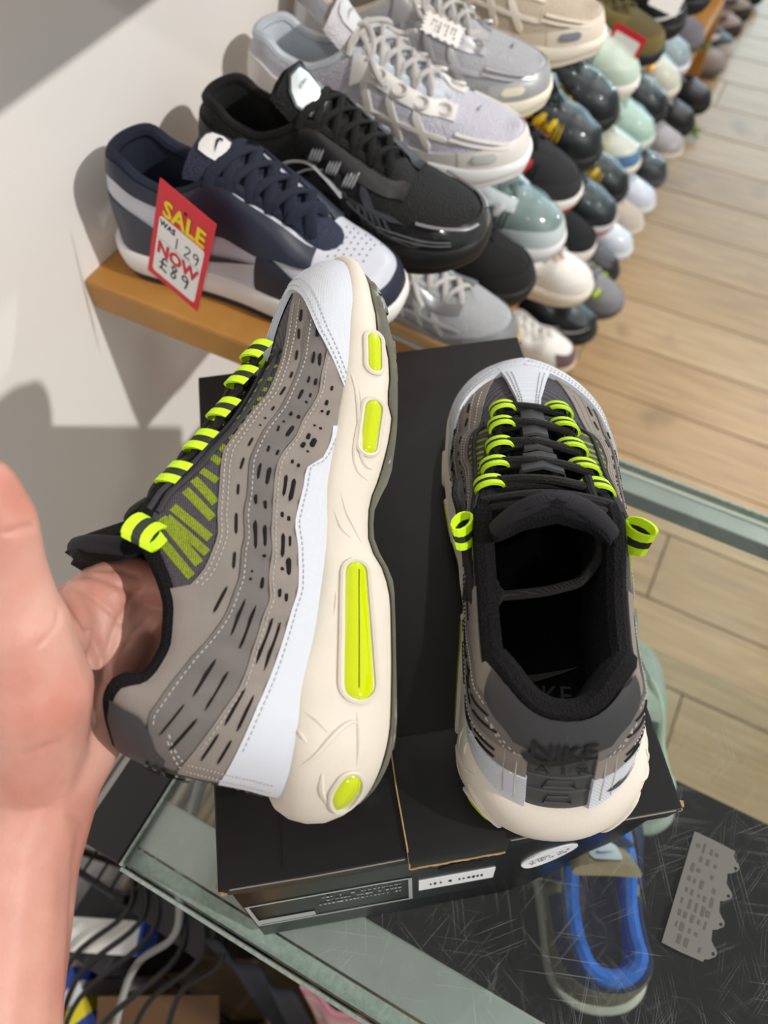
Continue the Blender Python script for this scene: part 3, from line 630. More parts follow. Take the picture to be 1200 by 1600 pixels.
    xhm = pch(mm([(0, 8), (5, 6), (14, 2), (26, 0), (36, 1), (44, 4), (50, 8)])); xtm = pch(mm([(0, 292), (15, 300), (24, 306), (34, 304), (45, 300)]))
    prof = [(0, -.0015), (.03, .0), (.2, .0022), (.4, .0035), (.6, .0038), (.78, .0032), (.92, .0018), (1.0, -.001), (1.0, -.007)]
    heelb = lambda v, o: (lambda x: o + .0012 * np.exp(-((x - .02) / .02) ** 2))
    c1m = c1; c1 = lambda U: c1m(U) - .0012
    R_ = sole_rings(bmed, blat, .306, c1, c2f, xhm, xtm, [(v, heelb(v, o) if 0 < v < 1 else o) for v, o in prof], n=64, la=la)
    part('midsole', sole_mesh(MB(), R_), foam, ang=60)
    bo, bl2 = prof, None
    gnd = pch(mm([(0, 8), (10, 3.5), (22, 1), (40, 0), (100, 0), (110, 1), (119, 5.5), (130, 11), (142, 12), (155, 8), (165, 4), (176, 3), (190, 2), (235, 3.6), (252, 7), (276, 12), (296, 17), (306, 22)]))
    R2 = sole_rings(bmed, blat, .306, gnd, lambda U: c1(U) - .0002, xhm, xtm, [(0, -.004), (0, .001), (.35, .0010), (.75, .0010), (1.0, .0006), (1.0, -.004)], n=64, la=la)
    out = part('outsole', sole_mesh(MB(), R2), smoke, ang=60)
    def sole_at(x, z, side, off):
        x = np.asarray(x, float); z = np.asarray(z, float) + 0 * x; v = np.clip((z - c1(x)) / (c2f(x) - c1(x)), 0, 1)
        u = np.clip((x - xhm(z)) / (xtm(z) - xhm(z)), 0.002, .998)
        def base(q): return xhm(z) + q * (xtm(z) - xhm(z)), (blat if side > 0 else bmed)(q * .306) * la.end(q)
        bx_, by_ = base(u); x1, y1 = base(u + .002); x0, y0 = base(u - .002); tx, ty = x1 - x0, y1 - y0; l = np.hypot(tx, ty) + 1e-12
        o = np.interp(v, [p[0] for p in prof[:-1]], [p[1] for p in prof[:-1]]) + .0012 * np.exp(-((x - .02) / .02) ** 2) + off
        return np.stack([bx_ - ty / l * o, side * (by_ + tx / l * o), z], -1)
    # outsole lugs standing proud of the rim
    for side in (-1, 1):
        for a, b in ((.030, .047), (.049, .066), (.068, .085), (.087, .102), (.162, .184), (.186, .199), (.213, .224), (.226, .237), (.254, .266), (.268, .279)):
            lg = MB(); x = np.linspace(a, b, 5); zg = gnd(x); zc = c1(x); e = np.array([.3, 1, 1, 1, .3])
            rows = [np.stack([x, side * (np.abs(sole_at(x, zc, side, 0)[:, 1]) + o * (.4 + .6 * e)), zg + (zc - zg) * v], 1) for v, o in ((-.1, -.012), (-.16, .001), (.2, .0026), (.6, .0024), (.8, .0010), (.85, -.004))]
            lg.grid(np.array(rows) if side > 0 else np.array(rows)[::-1]); mk('lug', lg, smoke, out, flip=flip)
    # air windows with moulded frames, ridges in the foam
    for side in (-1, 1):
        for i, (x1, z1, x2, z2, w1, w2) in enumerate(((237, 16.4, 213, 15.8, 4.6, 4.4), (199.5, 15.2, 170, 17.6, 5.3, 5.1), (117, 20.6, 50, 18.6, 5.8, 8.6), (7.5, 24, 21.5, 17, 7.0, 6.0))):
            k = 1e-3; a = np.array([x1, z1]) * k; b = np.array([x2, z2]) * k; d = (b - a); l = np.linalg.norm(d); d /= l; nn = np.array([-d[1], d[0]])
            f = np.concatenate([np.linspace(0, .15, 5), np.linspace(.2, .8, 8), np.linspace(.85, 1, 5)])
            outl = []
            T = np.linspace(0, 1, 20)
            def W_(f_):                              # half width along the slot, rounded ends
                w = (w1 + (w2 - w1) * f_) * k; e1 = np.clip(f_ * l / (w1 * k), 0, 1); e2 = np.clip((1 - f_) * l / (w2 * k), 0, 1)
                return w * np.sqrt(1 - (1 - e1) ** 2) * np.sqrt(1 - (1 - e2) ** 2)
            ff = Last.us(0, 1, 26); rows = []
            for c in np.linspace(-1, 1, 9):
                q = a[None] + d[None] * (ff * l)[:, None] + nn[None] * (W_(ff) * c)[:, None]
                rows.append(sole_at(q[:, 0], q[:, 1], side, (-.0006 + .0026 * (1 - c * c) * np.minimum(1, W_(ff) / (min(w1, w2) * k)))))
            G = np.array(rows); cl = MB(); cl.grid(G if side < 0 else G[::-1]); fixn(part('air_window', cl, lime))
            ol = [a + d * fx_ * l + nn * W_(fx_) * 1.12 for fx_ in ff] + [a + d * fx_ * l - nn * W_(fx_) * 1.12 for fx_ in ff[::-1][1:-1]]
            ol = np.array(ol); p = sole_at(ol[:, 0], ol[:, 1], side, np.full(len(ol), .0004)); fr = MB(); fr.tube(p, .0013, n=6, closed=True); part('window_frame', fr, foam)
            if i == 2:
                sl = MB(); xs = np.linspace(.056, .112, 12); sl.tube(sole_at(xs, np.full(12, .0195), side, np.full(12, .0021)), .00025, n=4); part('window_seam', sl, mat('olive_seam', '5c6406', .5))
        rg = MB()
        for pts, r in (([(211, 28), (202, 25), (190, 23), (178, 22), (168, 21), (163, 17), (164, 13)], .0009), ([(204, 24), (196, 21.5), (180, 24), (168, 25), (160, 22), (157, 15)], .0007), ([(150, 30), (140, 27), (131, 21), (126, 18)], .0005), ([(141, 33), (132, 29), (127, 23)], .0005),
                       ([(46, 20), (36, 19), (25, 18.5)], .0006), ([(24, 44), (28, 38), (36, 31), (42, 23), (41, 19)], .0010), ([(46, 44), (42, 38), (37, 33)], .0006), ([(38, 46), (33, 42)], .0006), ([(88, 31), (96, 30), (101, 30)], .0005), ([(22, 34), (16, 33), (10, 29)], .0010)):
            fpt = np.array(pts) * 1e-3; s_ = np.linspace(0, 1, len(pts)); q = np.linspace(0, 1, 24)
            X = np.interp(q, s_, fpt[:, 0]); Z = np.interp(q, s_, fpt[:, 1])
            for _ in range(6): X[1:-1] = (X[:-2] + X[1:-1] * 2 + X[2:]) / 4; Z[1:-1] = (Z[:-2] + Z[1:-1] * 2 + Z[2:]) / 4
            rg.tube(sole_at(X, Z, side, np.full(24, -.0001)), 1.5 * r * np.sin(np.pi * np.linspace(.08, .92, 24)), n=6)
        part('foam_ridges', rg, foam, kind='stuff')
    # tongue with padded edge, rubber ladder
    hw_ = lambda f: .021 + .012 * f if f < .8 else .0306 - .12 * (f - .8) ** 2; dr = lambda f: .006 + .019 * f; th_ = lambda f: (.0022 + .0062 * max(0, (f - .45) / .55)) * (1 if f < .93 else math.sqrt(max(.12, 1 - ((f - .93) / .075) ** 2)))
    tgb = MB(); T = tongue(tgb, [(.242, .058), (.226, .066), (.205, .075), (.18, .087), (.155, .101), (.135, .115), (.125, .130), (.119, .142), (.113, .151)], hw_, dr, th_)
    tgb.v = [(x, y - la.shear * (z - la.zs) * .9, z) for x, y, z in tgb.v]; T0 = T
    T = lambda f, y, h=0.0: (lambda p: np.array([p[0], p[1] - la.shear * (p[2] - la.zs) * .9, p[2]]))(T0(f, y, h))
    tg_o = part('tongue', tgb, black)
    rb = MB(); ys = np.linspace(-.026, .026, 15)
    rb.tube([T(.965, y, -.0045) for y in ys], .0046, n=10); mk('padded_edge', rb, mat('tongue_binding', '1d1b22', .8, bump=('weave', 500, .6)), tg_o, flip=flip)
    for f0, f1, w in ((.10, .20, .0075), (.215, .31, .0078), (.325, .42, .0085), (.435, .50, .010), (.515, .60, .012)):
        pb = MB(); G = np.array([[T(f, y, h) for y, h in ((-w, .004), (-w * .9, .0078), (0, .0086), (w * .9, .0078), (w, .004))] for f in (f0, f0 + .008, f1 - .008, f1)]); G[0] -= (0, 0, .002); G[-1] -= (0, 0, .002)
        pb.grid(G); mk('ladder_pad', pb, mat('ladder_rubber', '3b3b3e', .55), tg_o, flip=flip)
    for y in (-.0040, .0040):
        pb = MB(); G = np.array([[T(f, y + dy, h) for dy, h in ((-.0026, .001), (-.0026, .0045), (.0026, .0045), (.0026, .001))] for f in (.03, .05, .085, .10)]); pb.grid(G); mk('neon_tab', pb, neon, tg_o, flip=flip)
    # webbing loops and cord laces
    LP = [(232, 69, .0205), (214, 76, .022), (193, 84, .024), (172, 94, .0275), (152, 105, .031), (133, 116, .034)]
    lp3 = {}
    dark = mat('webbing_stripe', '23251c', .7)
    for i, (x, z, y) in enumerate(LP):
        for side in (-1, 1):
            x0, z0, yy = x * 1e-3, z * 1e-3, y
            sh = -la.shear * (z0 - la.zs)
            f = np.linspace(0, 1, 14); ang = -0.35 + f * 3.6; rr = .0072 if i < 5 else .010
            cy = yy - .0035; cz = z0 + .0005
            lean = .006 * f - .003
            if i < 5:
                path = np.stack([x0 + .004 * (f - .5), side * (cy + rr * np.cos(ang)) + sh, cz + rr * .9 * np.sin(ang) + .001], 1)
            else:                                     # tall pull loop at the top of the eyestay
                a2 = f * 2 * np.pi; path = np.stack([x0 - .004 - .013 * (1 - np.cos(a2)) * .5 - .004, side * (yy + .003 + .0075 * (1 - np.cos(a2)) * .5 + .0035 * np.sin(a2)) + sh, z0 - .001 + .006 * (1 - np.cos(a2)) * .5 + .003 * np.sin(a2)], 1)
            wd = np.array([math.cos(.6), 0, -math.sin(.6)]) if i < 5 else np.array([.35, side * .2, .9]); wd /= np.linalg.norm(wd)
            for a, b, m_, nm in ((-.0064, -.0020, neon, 'lace_loop'), (-.0021, .0021, dark, 'loop_stripe'), (.0020, .0064, neon, 'lace_loop')):
                lb = MB(); t = np.gradient(path, axis=0); t /= np.linalg.norm(t, axis=1)[:, None]; nn = np.cross(t, wd); nn /= np.linalg.norm(nn, axis=1)[:, None]
                h = .0007 if nm == 'lace_loop' else .0005
                G = np.stack([path + wd * a - nn * h, path + wd * b - nn * h, path + wd * b + nn * h, path + wd * a + nn * h], 1)
                lb.grid(G, cv=True); lb.f += [(0, 1, 2, 3), tuple(len(lb.v) - 4 + j for j in (3, 2, 1, 0))]
                fixn(part(nm, lb, m_, smooth=False))
            lp3[i, side] = np.array([x0, side * (cy + .001) + sh, cz + .0012])
    def arch(a, b, lift, n=14, r=.0023):
        f = np.linspace(0, 1, n)[:, None]; p = a + (b - a) * f; p[:, 2] += lift * np.sin(np.pi * f[:, 0]); return p
    for i in range(6):
        for k, (dx, dz) in enumerate(((-.0024, .0), (.0024, .0008))):
            if i == 5 and k == 0: pass
            lb = MB(); a = lp3[i, -1] + np.array([dx, 0, dz]); b = lp3[i, 1] + np.array([dx, 0, dz])
            if k and i < 5: b = b * .55 + (lp3[i + 1, 1] + np.array([.003, 0, 0])) * .45
            lb.tube(arch(a, b, .0030 + .0010 * i), .0024, n=8); part('lace', lb, cord)
    for side in (-1, 1):
        lb = MB(); pts = [lp3[i, side] + np.array([0, -side * .001, .001]) for i in range(6)]; p = np.array(pts)
        q = np.linspace(0, 5, 40); lb.tube(np.stack([np.interp(q, range(6), p[:, i]) for i in range(3)], 1) + np.stack([0 * q, side * .002 * np.sin(q * 2 * np.pi), .0018 * np.cos(q * 2 * np.pi)], 1), .0022, n=7); part('lace', lb, cord)
    if swoosh:
        def cordp(pts, n=60):
            p = np.array([(x, -l, z) for x, l, z in pts]); q = np.linspace(0, len(p) - 1, n); P = np.stack([np.interp(q, range(len(p)), p[:, i]) for i in range(3)], 1)
            for _ in range(5): P[1:-1] = (P[:-2] + 2 * P[1:-1] + P[2:]) / 4
            lb = MB(); lb.tube(P, .0025, n=8); part('lace', lb, cord)
        cordp([(.153, -.012, .116), (.1344, -.0152, .115), (.1133, -.0167, .108), (.1021, -.0077, .100), (.0983, .0098, .096), (.0961, .0282, .095), (.0947, .0391, .097)])
        cordp([(.150, .052, .112), (.1387, .0538, .118), (.129, .0504, .114), (.112, .0481, .107), (.097, .0446, .099), (.0898, .0373, .096), (.0824, .0322, .086)])
        cordp([(.0947, .0391, .097), (.099, .033, .100), (.1048, .0402, .101), (.099, .047, .100), (.0905, .0436, .097), (.088, .036, .099), (.094, .031, .101), (.101, .037, .098)])
        cordp([(.094, .036, .095), (.0878, .0436, .091), (.080, .041, .083)])
        cordp([(.098, .040, .099), (.110, .036, .098), (.106, .045, .095), (.094, .047, .093)])
        V, F = tri_poly(SWOOSH); lb = MB(); lb.add([la.at(np.array([.034 + x * .034]), np.array([.057 + y * .020 - x * .003]), 1, np.array([.0040]))[0] for x, y, _ in V], F)
        part('side_logo', lb, mat('charcoal_print', '3a3a3d', .5))
        ib = MB(); V, F = text_mesh('NIKE', .014); ib.add([(.060 + y, x - .006, .0545) for x, y, _ in V], F); V, F = tri_poly(SWOOSH); ib.add([(.072 + y * .03, x * .04 - .006, .0545) for x, y, _ in V], F)
        mk('insole_print', ib, mat('insole_print', '4a4845', .7), root, flip=True, smooth=False)
    return root, la, lp3, cord, flip
CAMP = Vector((0, 0, CZ))
MH = Matrix(((-.4362, -.3988, -.8066, -.0382), (.8701, .0417, -.4911, .0466), (.2295, -.9161, .3289, -.3681 + CZ), (0, 0, 0, 1))) @ Matrix.Scale(.95, 4)
ra, rb_ = math.radians(114.8), (.0451, .0836)
BOXTOP = CZ - .4165
MBX = Matrix.Translation((rb_[0], rb_[1], BOXTOP)) @ Matrix.Rotation(ra, 4, 'Z') @ Matrix.Scale(.985, 4)
hero('sneaker', 'grey suede left sneaker with lime air windows held up in the hand', MH, False)
box_shoe = hero('sneaker', 'grey suede right sneaker standing on the black shoe box, heel forward', MBX, True, swoosh=True)
# ------------------------------------------------------------------ the hand: tapered limbs fused into one skin
def cam_pt(px, py, d):
    d = d * .95; q = Vector(((px - 600) / 1150 * d, -(py - 800) / 1150 * d, -d)); return CAMP + RX * q.x + RU * q.y + RB * q.z
def capsule(bm, a, b, ra, rb, n=14):
    a = Vector(a); b = Vector(b); d = (b - a); l = d.length; d = d / l; u = d.orthogonal().normalized(); w = d.cross(u); rings = []
    prof = [(-ra * math.cos(t), ra * math.sin(t)) for t in (0.25, .6, 1.0, 1.35)] + [(l * f, ra + (rb - ra) * f) for f in (0.0, .25, .5, .75, 1)] + [(l + rb * math.cos(t), rb * math.sin(t)) for t in (1.35, 1.0, .6, .25)]
    for h, r in prof: rings.append([bm.verts.new(a + d * h + (u * math.cos(t) + w * math.sin(t)) * r) for t in (2 * math.pi * k / n for k in range(n))])
    for i in range(len(rings) - 1):
        for k in range(n): bm.faces.new((rings[i][k], rings[i][(k + 1) % n], rings[i + 1][(k + 1) % n], rings[i + 1][k]))
    bm.faces.new(rings[0][::-1]); bm.faces.new(rings[-1])
def fused(name, caps, voxel, smooth_it, m, parent):
    bm = bmesh.new()
    for c in caps:
        a, b, ra, rb = c; capsule(bm, cam_pt(*a), cam_pt(*b), ra * .95, rb * .95)
    bmesh.ops.recalc_face_normals(bm, faces=bm.faces)
    me = bpy.data.meshes.new(name); bm.to_mesh(me); bm.free(); o = bpy.data.objects.new(name, me); COL.objects.link(o)
    r = o.modifiers.new('r', 'REMESH'); r.mode = 'VOXEL'; r.voxel_size = voxel; s = o.modifiers.new('s', 'SMOOTH'); s.iterations = smooth_it; s.factor = .5
    dg = bpy.context.evaluated_depsgraph_get(); me2 = bpy.data.meshes.new_from_object(o.evaluated_get(dg)); bpy.data.objects.remove(o)
    me2.name = name; o = bpy.data.objects.new(name, me2); COL.objects.link(o); me2.materials.clear(); me2.materials.append(m)
    me2.polygons.foreach_set('use_smooth', [True] * len(me2.polygons)); o.parent = parent; return o
skin = mat('skin', 'd3a393', .48, noise=(20, .8, 'bd7868'), bump=('noise', 420, .22), sss=.25)
hand_root = thing('hand', 'bare left hand and forearm holding up the left grey sneaker by its collar', 'hand')
caps = [((-70, 2050, .270), (-38, 1640, .295), .042, .033), ((-38, 1640, .295), (2, 1360, .318), .033, .0285), ((30, 1640, .312), (42, 1360, .330), .016, .0225), ((2, 1360, .318), (48, 1240, .325), .0285, .024), ((42, 1360, .33), (80, 1240, .334), .022, .021),
        ((60, 1240, .33), (112, 1150, .338), .024, .0235), ((112, 1150, .338), (165, 1110, .346), .0225, .018), ((60, 1230, .335), (120, 1060, .345), .022, .019), ((120, 1060, .345), (165, 930, .352), .019, .0165),
        ((110, 1120, .345), (190, 1010, .355), .021, .0165), ((120, 1150, .342), (178, 1075, .352), .021, .0155),
        # thenar and thumb
        ((48, 1215, .325), (38, 1080, .298), .023, .027), ((38, 1080, .298), (22, 985, .288), .0265, .0215), ((22, 985, .288), (8, 900, .280), .020, .0160), ((8, 900, .280), (-2, 815, .272), .0155, .0138), ((-2, 815, .272), (-22, 762, .266), .0138, .0115),
        ((40, 1040, .305), (105, 975, .335), .019, .014), ((80, 985, .335), (150, 935, .35), .014, .015),
        # index, middle, ring and little finger curl into the shoe
        ((165, 922, .352), (205, 905, .358), .0150, .0125), ((205, 905, .358), (288, 925, .364), .0118, .0098), ((288, 925, .364), (340, 985, .366), .0098, .0085), ((340, 985, .366), (362, 1040, .364), .0085, .007),
        ((185, 965, .357), (225, 965, .362), .0145, .0115), ((225, 965, .362), (310, 1000, .366), .0112, .0098), ((310, 1000, .366), (352, 1070, .364), .0098, .0085), ((352, 1070, .364), (366, 1115, .36), .0085, .007),
        ((190, 1010, .357), (228, 1020, .361), .0140, .0112), ((228, 1020, .361), (292, 1062, .362), .011, .0095), ((292, 1062, .362), (322, 1120, .358), .0092, .008),
        ((178, 1068, .353), (208, 1082, .356), .0125, .0100), ((208, 1082, .356), (256, 1120, .354), .0092, .008), ((256, 1120, .354), (280, 1150, .35), .0078, .0066)]
hand = fused('skin', caps, .0014, 26, skin, hand_root)
# creases of palm and thumb pressed into the skin
def crease(o, lines):
    me = o.data; n = len(me.vertices); co = np.empty(n * 3); me.vertices.foreach_get('co', co); co = co.reshape(-1, 3); no = np.empty(n * 3); me.vertices.foreach_get('normal', no); no = no.reshape(-1, 3)
    q = co - np.array(CAMP); x = q @ np.array(RX); yv = q @ np.array(RU); z = -(q @ np.array(RB)); P = np.stack([600 + 1150 * x / z, 800 - 1150 * yv / z], 1)
    vis = (no @ np.array(RB)) > .05; disp = np.zeros(n)
    for pts, wd, dep in lines:
        pts = np.array(pts, float); d = np.full(n, 1e9)
        for a, b in zip(pts[:-1], pts[1:]):
            ab = b - a; t = np.clip(((P - a) @ ab) / (ab @ ab), 0, 1); d = np.minimum(d, np.linalg.norm(P - a - t[:, None] * ab, axis=1))
        disp -= dep * np.exp(-(d / wd) ** 2) * vis
    co += no * disp[:, None]; me.vertices.foreach_set('co', co.ravel()); me.update()
crease(hand, [([(88, 915), (108, 935), (128, 962), (146, 995), (158, 1030), (164, 1062)], 7, .0022), ([(95, 905), (130, 897), (165, 905), (205, 925)], 5, .0011), ([(100, 912), (135, 925), (170, 950), (192, 975)], 5, .0011), ([(150, 890), (185, 890), (215, 900)], 4, .0007),
              ([(165, 1030), (178, 985), (200, 945), (215, 925)], 5, .0012), ([(195, 1010), (212, 985), (228, 970)], 4, .0009), ([(92, 955), (90, 975), (76, 995), (60, 1008)], 3.5, .0009), ([(8, 832), (35, 828), (62, 822)], 4, .0009), ([(25, 826), (50, 818)], 4, .0006), ([(20, 1270), (70, 1262), (120, 1275)], 6, .0006), ([(40, 1180), (90, 1160)], 6, .0005)])
# ------------------------------------------------------------------ shelves of shoes
oak = mat('shelf_oak', 'c48f48', .42, noise=(9, .7, 'a87332'), bump=('noise', 60, .1))
T1, T2, T3, T4 = CZ - .475, CZ - .70, CZ - .97, CZ - 1.22
def shelf(label, z, y0, y1, d=.235):
    o = mk('shelf_board', MB().box((XW + d / 2, (y0 + y1) / 2, z - .0175), (d, y1 - y0, .035), bev=.004), oak, smooth=False); tag(o, label, 'shelf', None); return o
shelf('top wooden shelf board on the white wall under the navy and black trainers', T1, .354, 2.97)
shelf('upper wooden shelf board on the white wall above the picture edge', CZ - .12, .335, 2.97)
shelf('second wooden shelf board down, under the olive and red-soled shoes', T2, .62, 2.97)
shelf('third wooden shelf board down, under the white leather and pale blue shoes', T3, .62, 2.97)
shelf('lowest wooden shelf board, under the grey and lime low row', T4, .62, 2.97, .25)
tag(mk('shelf_end_panel', MB().box((XW + .125, 2.985, .56), (.25, .03, 1.12), bev=.003), oak, smooth=False), 'upright orange wooden end panel of the shoe shelves by the floor', 'panel')
FAB = {}
def cm(col, kind='leather', rough=None):
    key = (col, kind)
    if key in FAB: return FAB[key]
    nm = kind + '_' + col
    m = {'leather': lambda: mat(nm, col, rough or .45, bump=('noise', 500, .12)), 'suede': lambda: mat(nm, col, .9, noise=(40, .35, col), bump=('noise', 700, .35)),
         'mesh': lambda: mat(nm, col, .75, bump=('voro', 640, 1.3)), 'metal': lambda: mat(nm, col, .36, metal=.55, bump=('noise', 300, .15)), 'rubber': lambda: mat(nm, col, .55, bump=('noise', 400, .08)),
         'knit': lambda: mat(nm, col, .85, bump=('voro', 800, .5)), 'gloss': lambda: mat(nm, col, .15, coat=.6), 'cord': lambda: mat(nm, col, .8, bump=('weave', 600, .8))}[kind]()
    FAB[key] = m; return m
wrap_m = clear_mat('shrink_wrap', 'f4fafa', .05, ior=1.22)

def gen_last(h=.092, toe=.046, sh=.032, sf=.024, L=.290, wid=1.0, tongue_h=.118, flat=False, chunky=0):
    w = lambda pts: [(x * L / .29, y * wid) for x, y in pts]
    return Last(L, med=w([(0, .034), (.05, .035), (.1, .034), (.14, .036), (.19, .043), (.23, .045), (.26, .043), (.29, .040)]), lat=w([(0, .034), (.05, .037), (.1, .039), (.14, .043), (.19, .048), (.23, .047), (.26, .042), (.29, .038)]),
                z0=[(0, sh), (.06, sh - .001), (.14, (sh + sf) / 2), (.2, sf), (.25, sf), (.29, sf + .004)],
                zt=[(0, h), (.02, h + .002), (.045, h - .010), (.075, h - .016), (.1, h - .008), (.12, h + .002), (.135, h + .004), (.155, h - .005), (.19, h - .022 + chunky), (.22, toe + .014 + chunky), (.25, toe + .006 + chunky), (.275, toe - .001), (.29, toe - .006)],
                t=[(0, .027), (.05, .029), (.1, .030), (.13, .026), (.17, .020), (.2, .016), (.218, .011), (.228, 0), (.29, 0)],
                xh=[(0, .008), (sh * .6, .002), (sh, .006), (h * .7, .012), (h, .022)], xt=[(0, L - .008), (sf, L), (sf + .01, L - .002), (toe - .006, L - .010), (toe + .004, L - .016), (.13, L - .018)], n=2.5, m=2.6 if not flat else 3.0, shear=.03, z_sh=.03, tl=.20, tn=2.6)

def pose(heel, toe, z):
    a = math.atan2(toe[1] - heel[1], toe[0] - heel[0]); return Matrix.Translation((heel[0], heel[1], z)) @ Matrix.Rotation(a, 4, 'Z')

def trainer(label, M, o, name='trainer', cat='shoe', group=None):
    g = lambda k, d=None: o.get(k, d)
    L = g('L', .290); la = gen_last(**{k: o[k] for k in ('h', 'toe', 'sh', 'sf', 'wid', 'chunky', 'flat') if k in o}, L=L)
    root = thing(name, label, cat, M=M, group=group); flip = g('flip', False)
    hi = g('hi', False); nu, nv = (44, 10) if hi else (26, 6)
    part = lambda n, mb, m, par=None, **k: mk(n, mb, m, par or root, flip=flip, **k)
    z0 = lambda u: la.z0(u * L); zt = lambda u: la.zt(u * L); mix = lambda f: (lambda u: z0(u) + (zt(u) - z0(u)) * (f(u) if callable(f) else f))
    base = g('base'); part('upper', shell(la, MB(), nu=nu, nv=nv), base)
    ut = .222 / .29
    lin_m = g('lining', cm('17171a', 'knit'))
    part('collar_lining', collar(la, MB(), ut, r=g('pad', .0048), n=nu, inn=(.006, .008, .009)), lin_m)
    part('insole', insole(la, MB(), 16), g('insole', lin_m))
    # sole
    bm_, bl_ = pch([(x, y + .0022) for x, y in zip(np.linspace(0, L, 24), la.b[-1](np.linspace(0, L, 24)))]), pch([(x, y + .0022) for x, y in zip(np.linspace(0, L, 24), la.b[1](np.linspace(0, L, 24)))])
    gnd = pch([(0, .004), (.03, 0), (.2, 0), (.25, .003), (.29, .013 if not g('flat') else .007)]); ot = g('out_t', .006)
    c1 = lambda U: gnd(U) + ot; c2 = lambda U: la.z0(U) + .001
    xh = pch([(0, .006), (.012, .001), (.03, .0), (.05, .005)]); xt = pch([(0, L - .006), (.02, L + .002), (.04, L)])
    ns = 40 if hi else 26
    part('midsole', sole_mesh(MB(), sole_rings(bm_, bl_, L, c1, c2, xh, xt, [(0, .0), (.1, .0018), (.5, .0028), (.88, .002), (1, 0), (1, -.007)], n=ns, la=la)), g('mid'), ang=55)
    part('outsole', sole_mesh(MB(), sole_rings(bm_, bl_, L, gnd, lambda U: c1(U) + .001, xh, xt, [(0, -.003), (.1, .001), (.9, .0015), (1, -.003)], n=ns, la=la)), g('out', g('mid')), ang=55)
    # overlays: (name, material, u0, u1, low, high, offset)
    for nm, m_, a, b, lo, hi_, off in g('over', []):
        for side in (-1, 1):
            mb = MB(); la.panel(mb, a, b, mix(lo), mix(hi_), off, side, max(8, int(nu * (b - a) * 1.2)), 4 if not hi else 5); part(nm, mb, m_)
    for nm, m_, lst, h in g('strips', []):              # (u1, f1, u2, f2, width)
        for side in (-1, 1):
            for u1, f1, u2, f2, w in lst:
                mb = MB(); z1 = float(mix(f1)(np.array(u1))); z2 = float(mix(f2)(np.array(u2))); x1 = float(la.xh(z1) + u1 * (la.xt(z1) - la.xh(z1))); x2 = float(la.xh(z2) + u2 * (la.xt(z2) - la.xh(z2)))
                la.strip(mb, x1, z1, x2, z2, w, side, h=h, n=8 if hi else 5); fixn(part(nm, mb, m_))
    if g('logo'):
        V, F = tri_poly(SWOOSH); lx, lz, ls = g('logo_at', (.115, .052, .105))
        for side in (-1, 1):
            mb = MB(); P = []
            for x, y, _ in V: P.append(la.at(np.array([lx + x * ls]), np.array([lz + (y * .62 + x * .02) * ls]), side, np.array([g('logo_off', .0022)]))[0])
            mb.add(P, F); part('side_logo', mb, g('logo'))
    # tongue, laces
    h = g('h', .092); ty = g('tongue_h', h + .032)
    hw_ = lambda f: .017 + .013 * f; dr = lambda f: .004 + .008 * f; th_ = lambda f: .002 + (.0035 * max(0, (f - .4) / .6))
    tb = MB(); f = .98; path = [(.226, float(la.zt(.226)) - .006)] + [(x, float(la.zt(x)) - .001) for x in (.21, .19, .17, .15, .135)] + [(.118, h + .014), (.105, ty)]
    T = tongue(tb, path, hw_, dr, th_); to = part('tongue', tb, g('tongue', base))
    if g('label_m'):
        pb = MB(); G = np.array([[T(ff, y, .0012) for y in np.linspace(-w, w, 5)] for ff, w in g('label_shape', ((.78, .008), (.80, .012), (.90, .014), (.955, .012), (.97, .006)))]); pb.grid(G)
        if g('label_rim'):
            rb_ = MB(); rm = [T(ff, y, .0008) for ff, w in g('label_shape') for y in (-w,)] + [T(ff, y, .0008) for ff, w in g('label_shape')[::-1] for y in (w,)]; rb_.tube(rm, .0016, n=6, closed=True); mk('label_rim', rb_, g('label_rim'), to, flip=flip)
        lo_ = mk('tongue_label', pb, g('label_m'), to, flip=flip)
        if g('label_txt'):
            V, F = text_mesh(g('label_txt'), .0085); mb = MB(); mb.add([T(.885 - y * 6.5, (-x if not flip else x), .0022) for x, y, _ in V], F); mk('lettering', mb, g('txt_m', cm('101010', 'rubber')), lo_, flip=flip, smooth=False)
        elif g('label_logo'):
            V, F = tri_poly(SWOOSH); mb = MB(); mb.add([T(.885 - y * .1, (-x if not flip else x) * .018, .0022) for x, y, _ in V], F); mk('label_logo', mb, g('txt_m', cm('101010', 'rubber')), lo_, flip=flip, smooth=False)
    n = g('rows', 5); xs = np.linspace(.206, .128, n); lm = g('lace'); r = g('lace_r', .0026); fl = g('lace_flat', .6)
    if lm:
        for i, x in enumerate(xs):
            z = float(la.zt(x)); u = float(la.uz(x, z)); t_ = float(la.t(u * L)) + .0035
            pa = [np.array([x, s * t_ - la.shear * (z - la.zs), z + .0012]) for s in (-1, 1)]
            nx = xs[min(i + 1, n - 1)]; pz = float(la.zt(nx)); tt = float(la.t(nx)) + .0035
            for k in (0, 1):
                a = pa[k] + np.array([0, 0, .0005]); b = np.array([nx, (1 if k == 0 else -1) * tt, pz + .002]) if i < n - 1 and g('cross', True) else pa[1 - k]
                if k == 1 and not (i < n - 1 and g('cross', True)): continue
                q = np.linspace(0, 1, 11)[:, None]; p = a + (b - a) * q; p[:, 2] += (.0065 + .0012 * k) * np.sin(np.pi * q[:, 0]) ** .6
                p[0] += (0, 0, -.003); p[-1] += (0, 0, -.003)
                mb = MB(); mb.tube(p, r, n=7, flat=fl); part('lace', mb, lm)
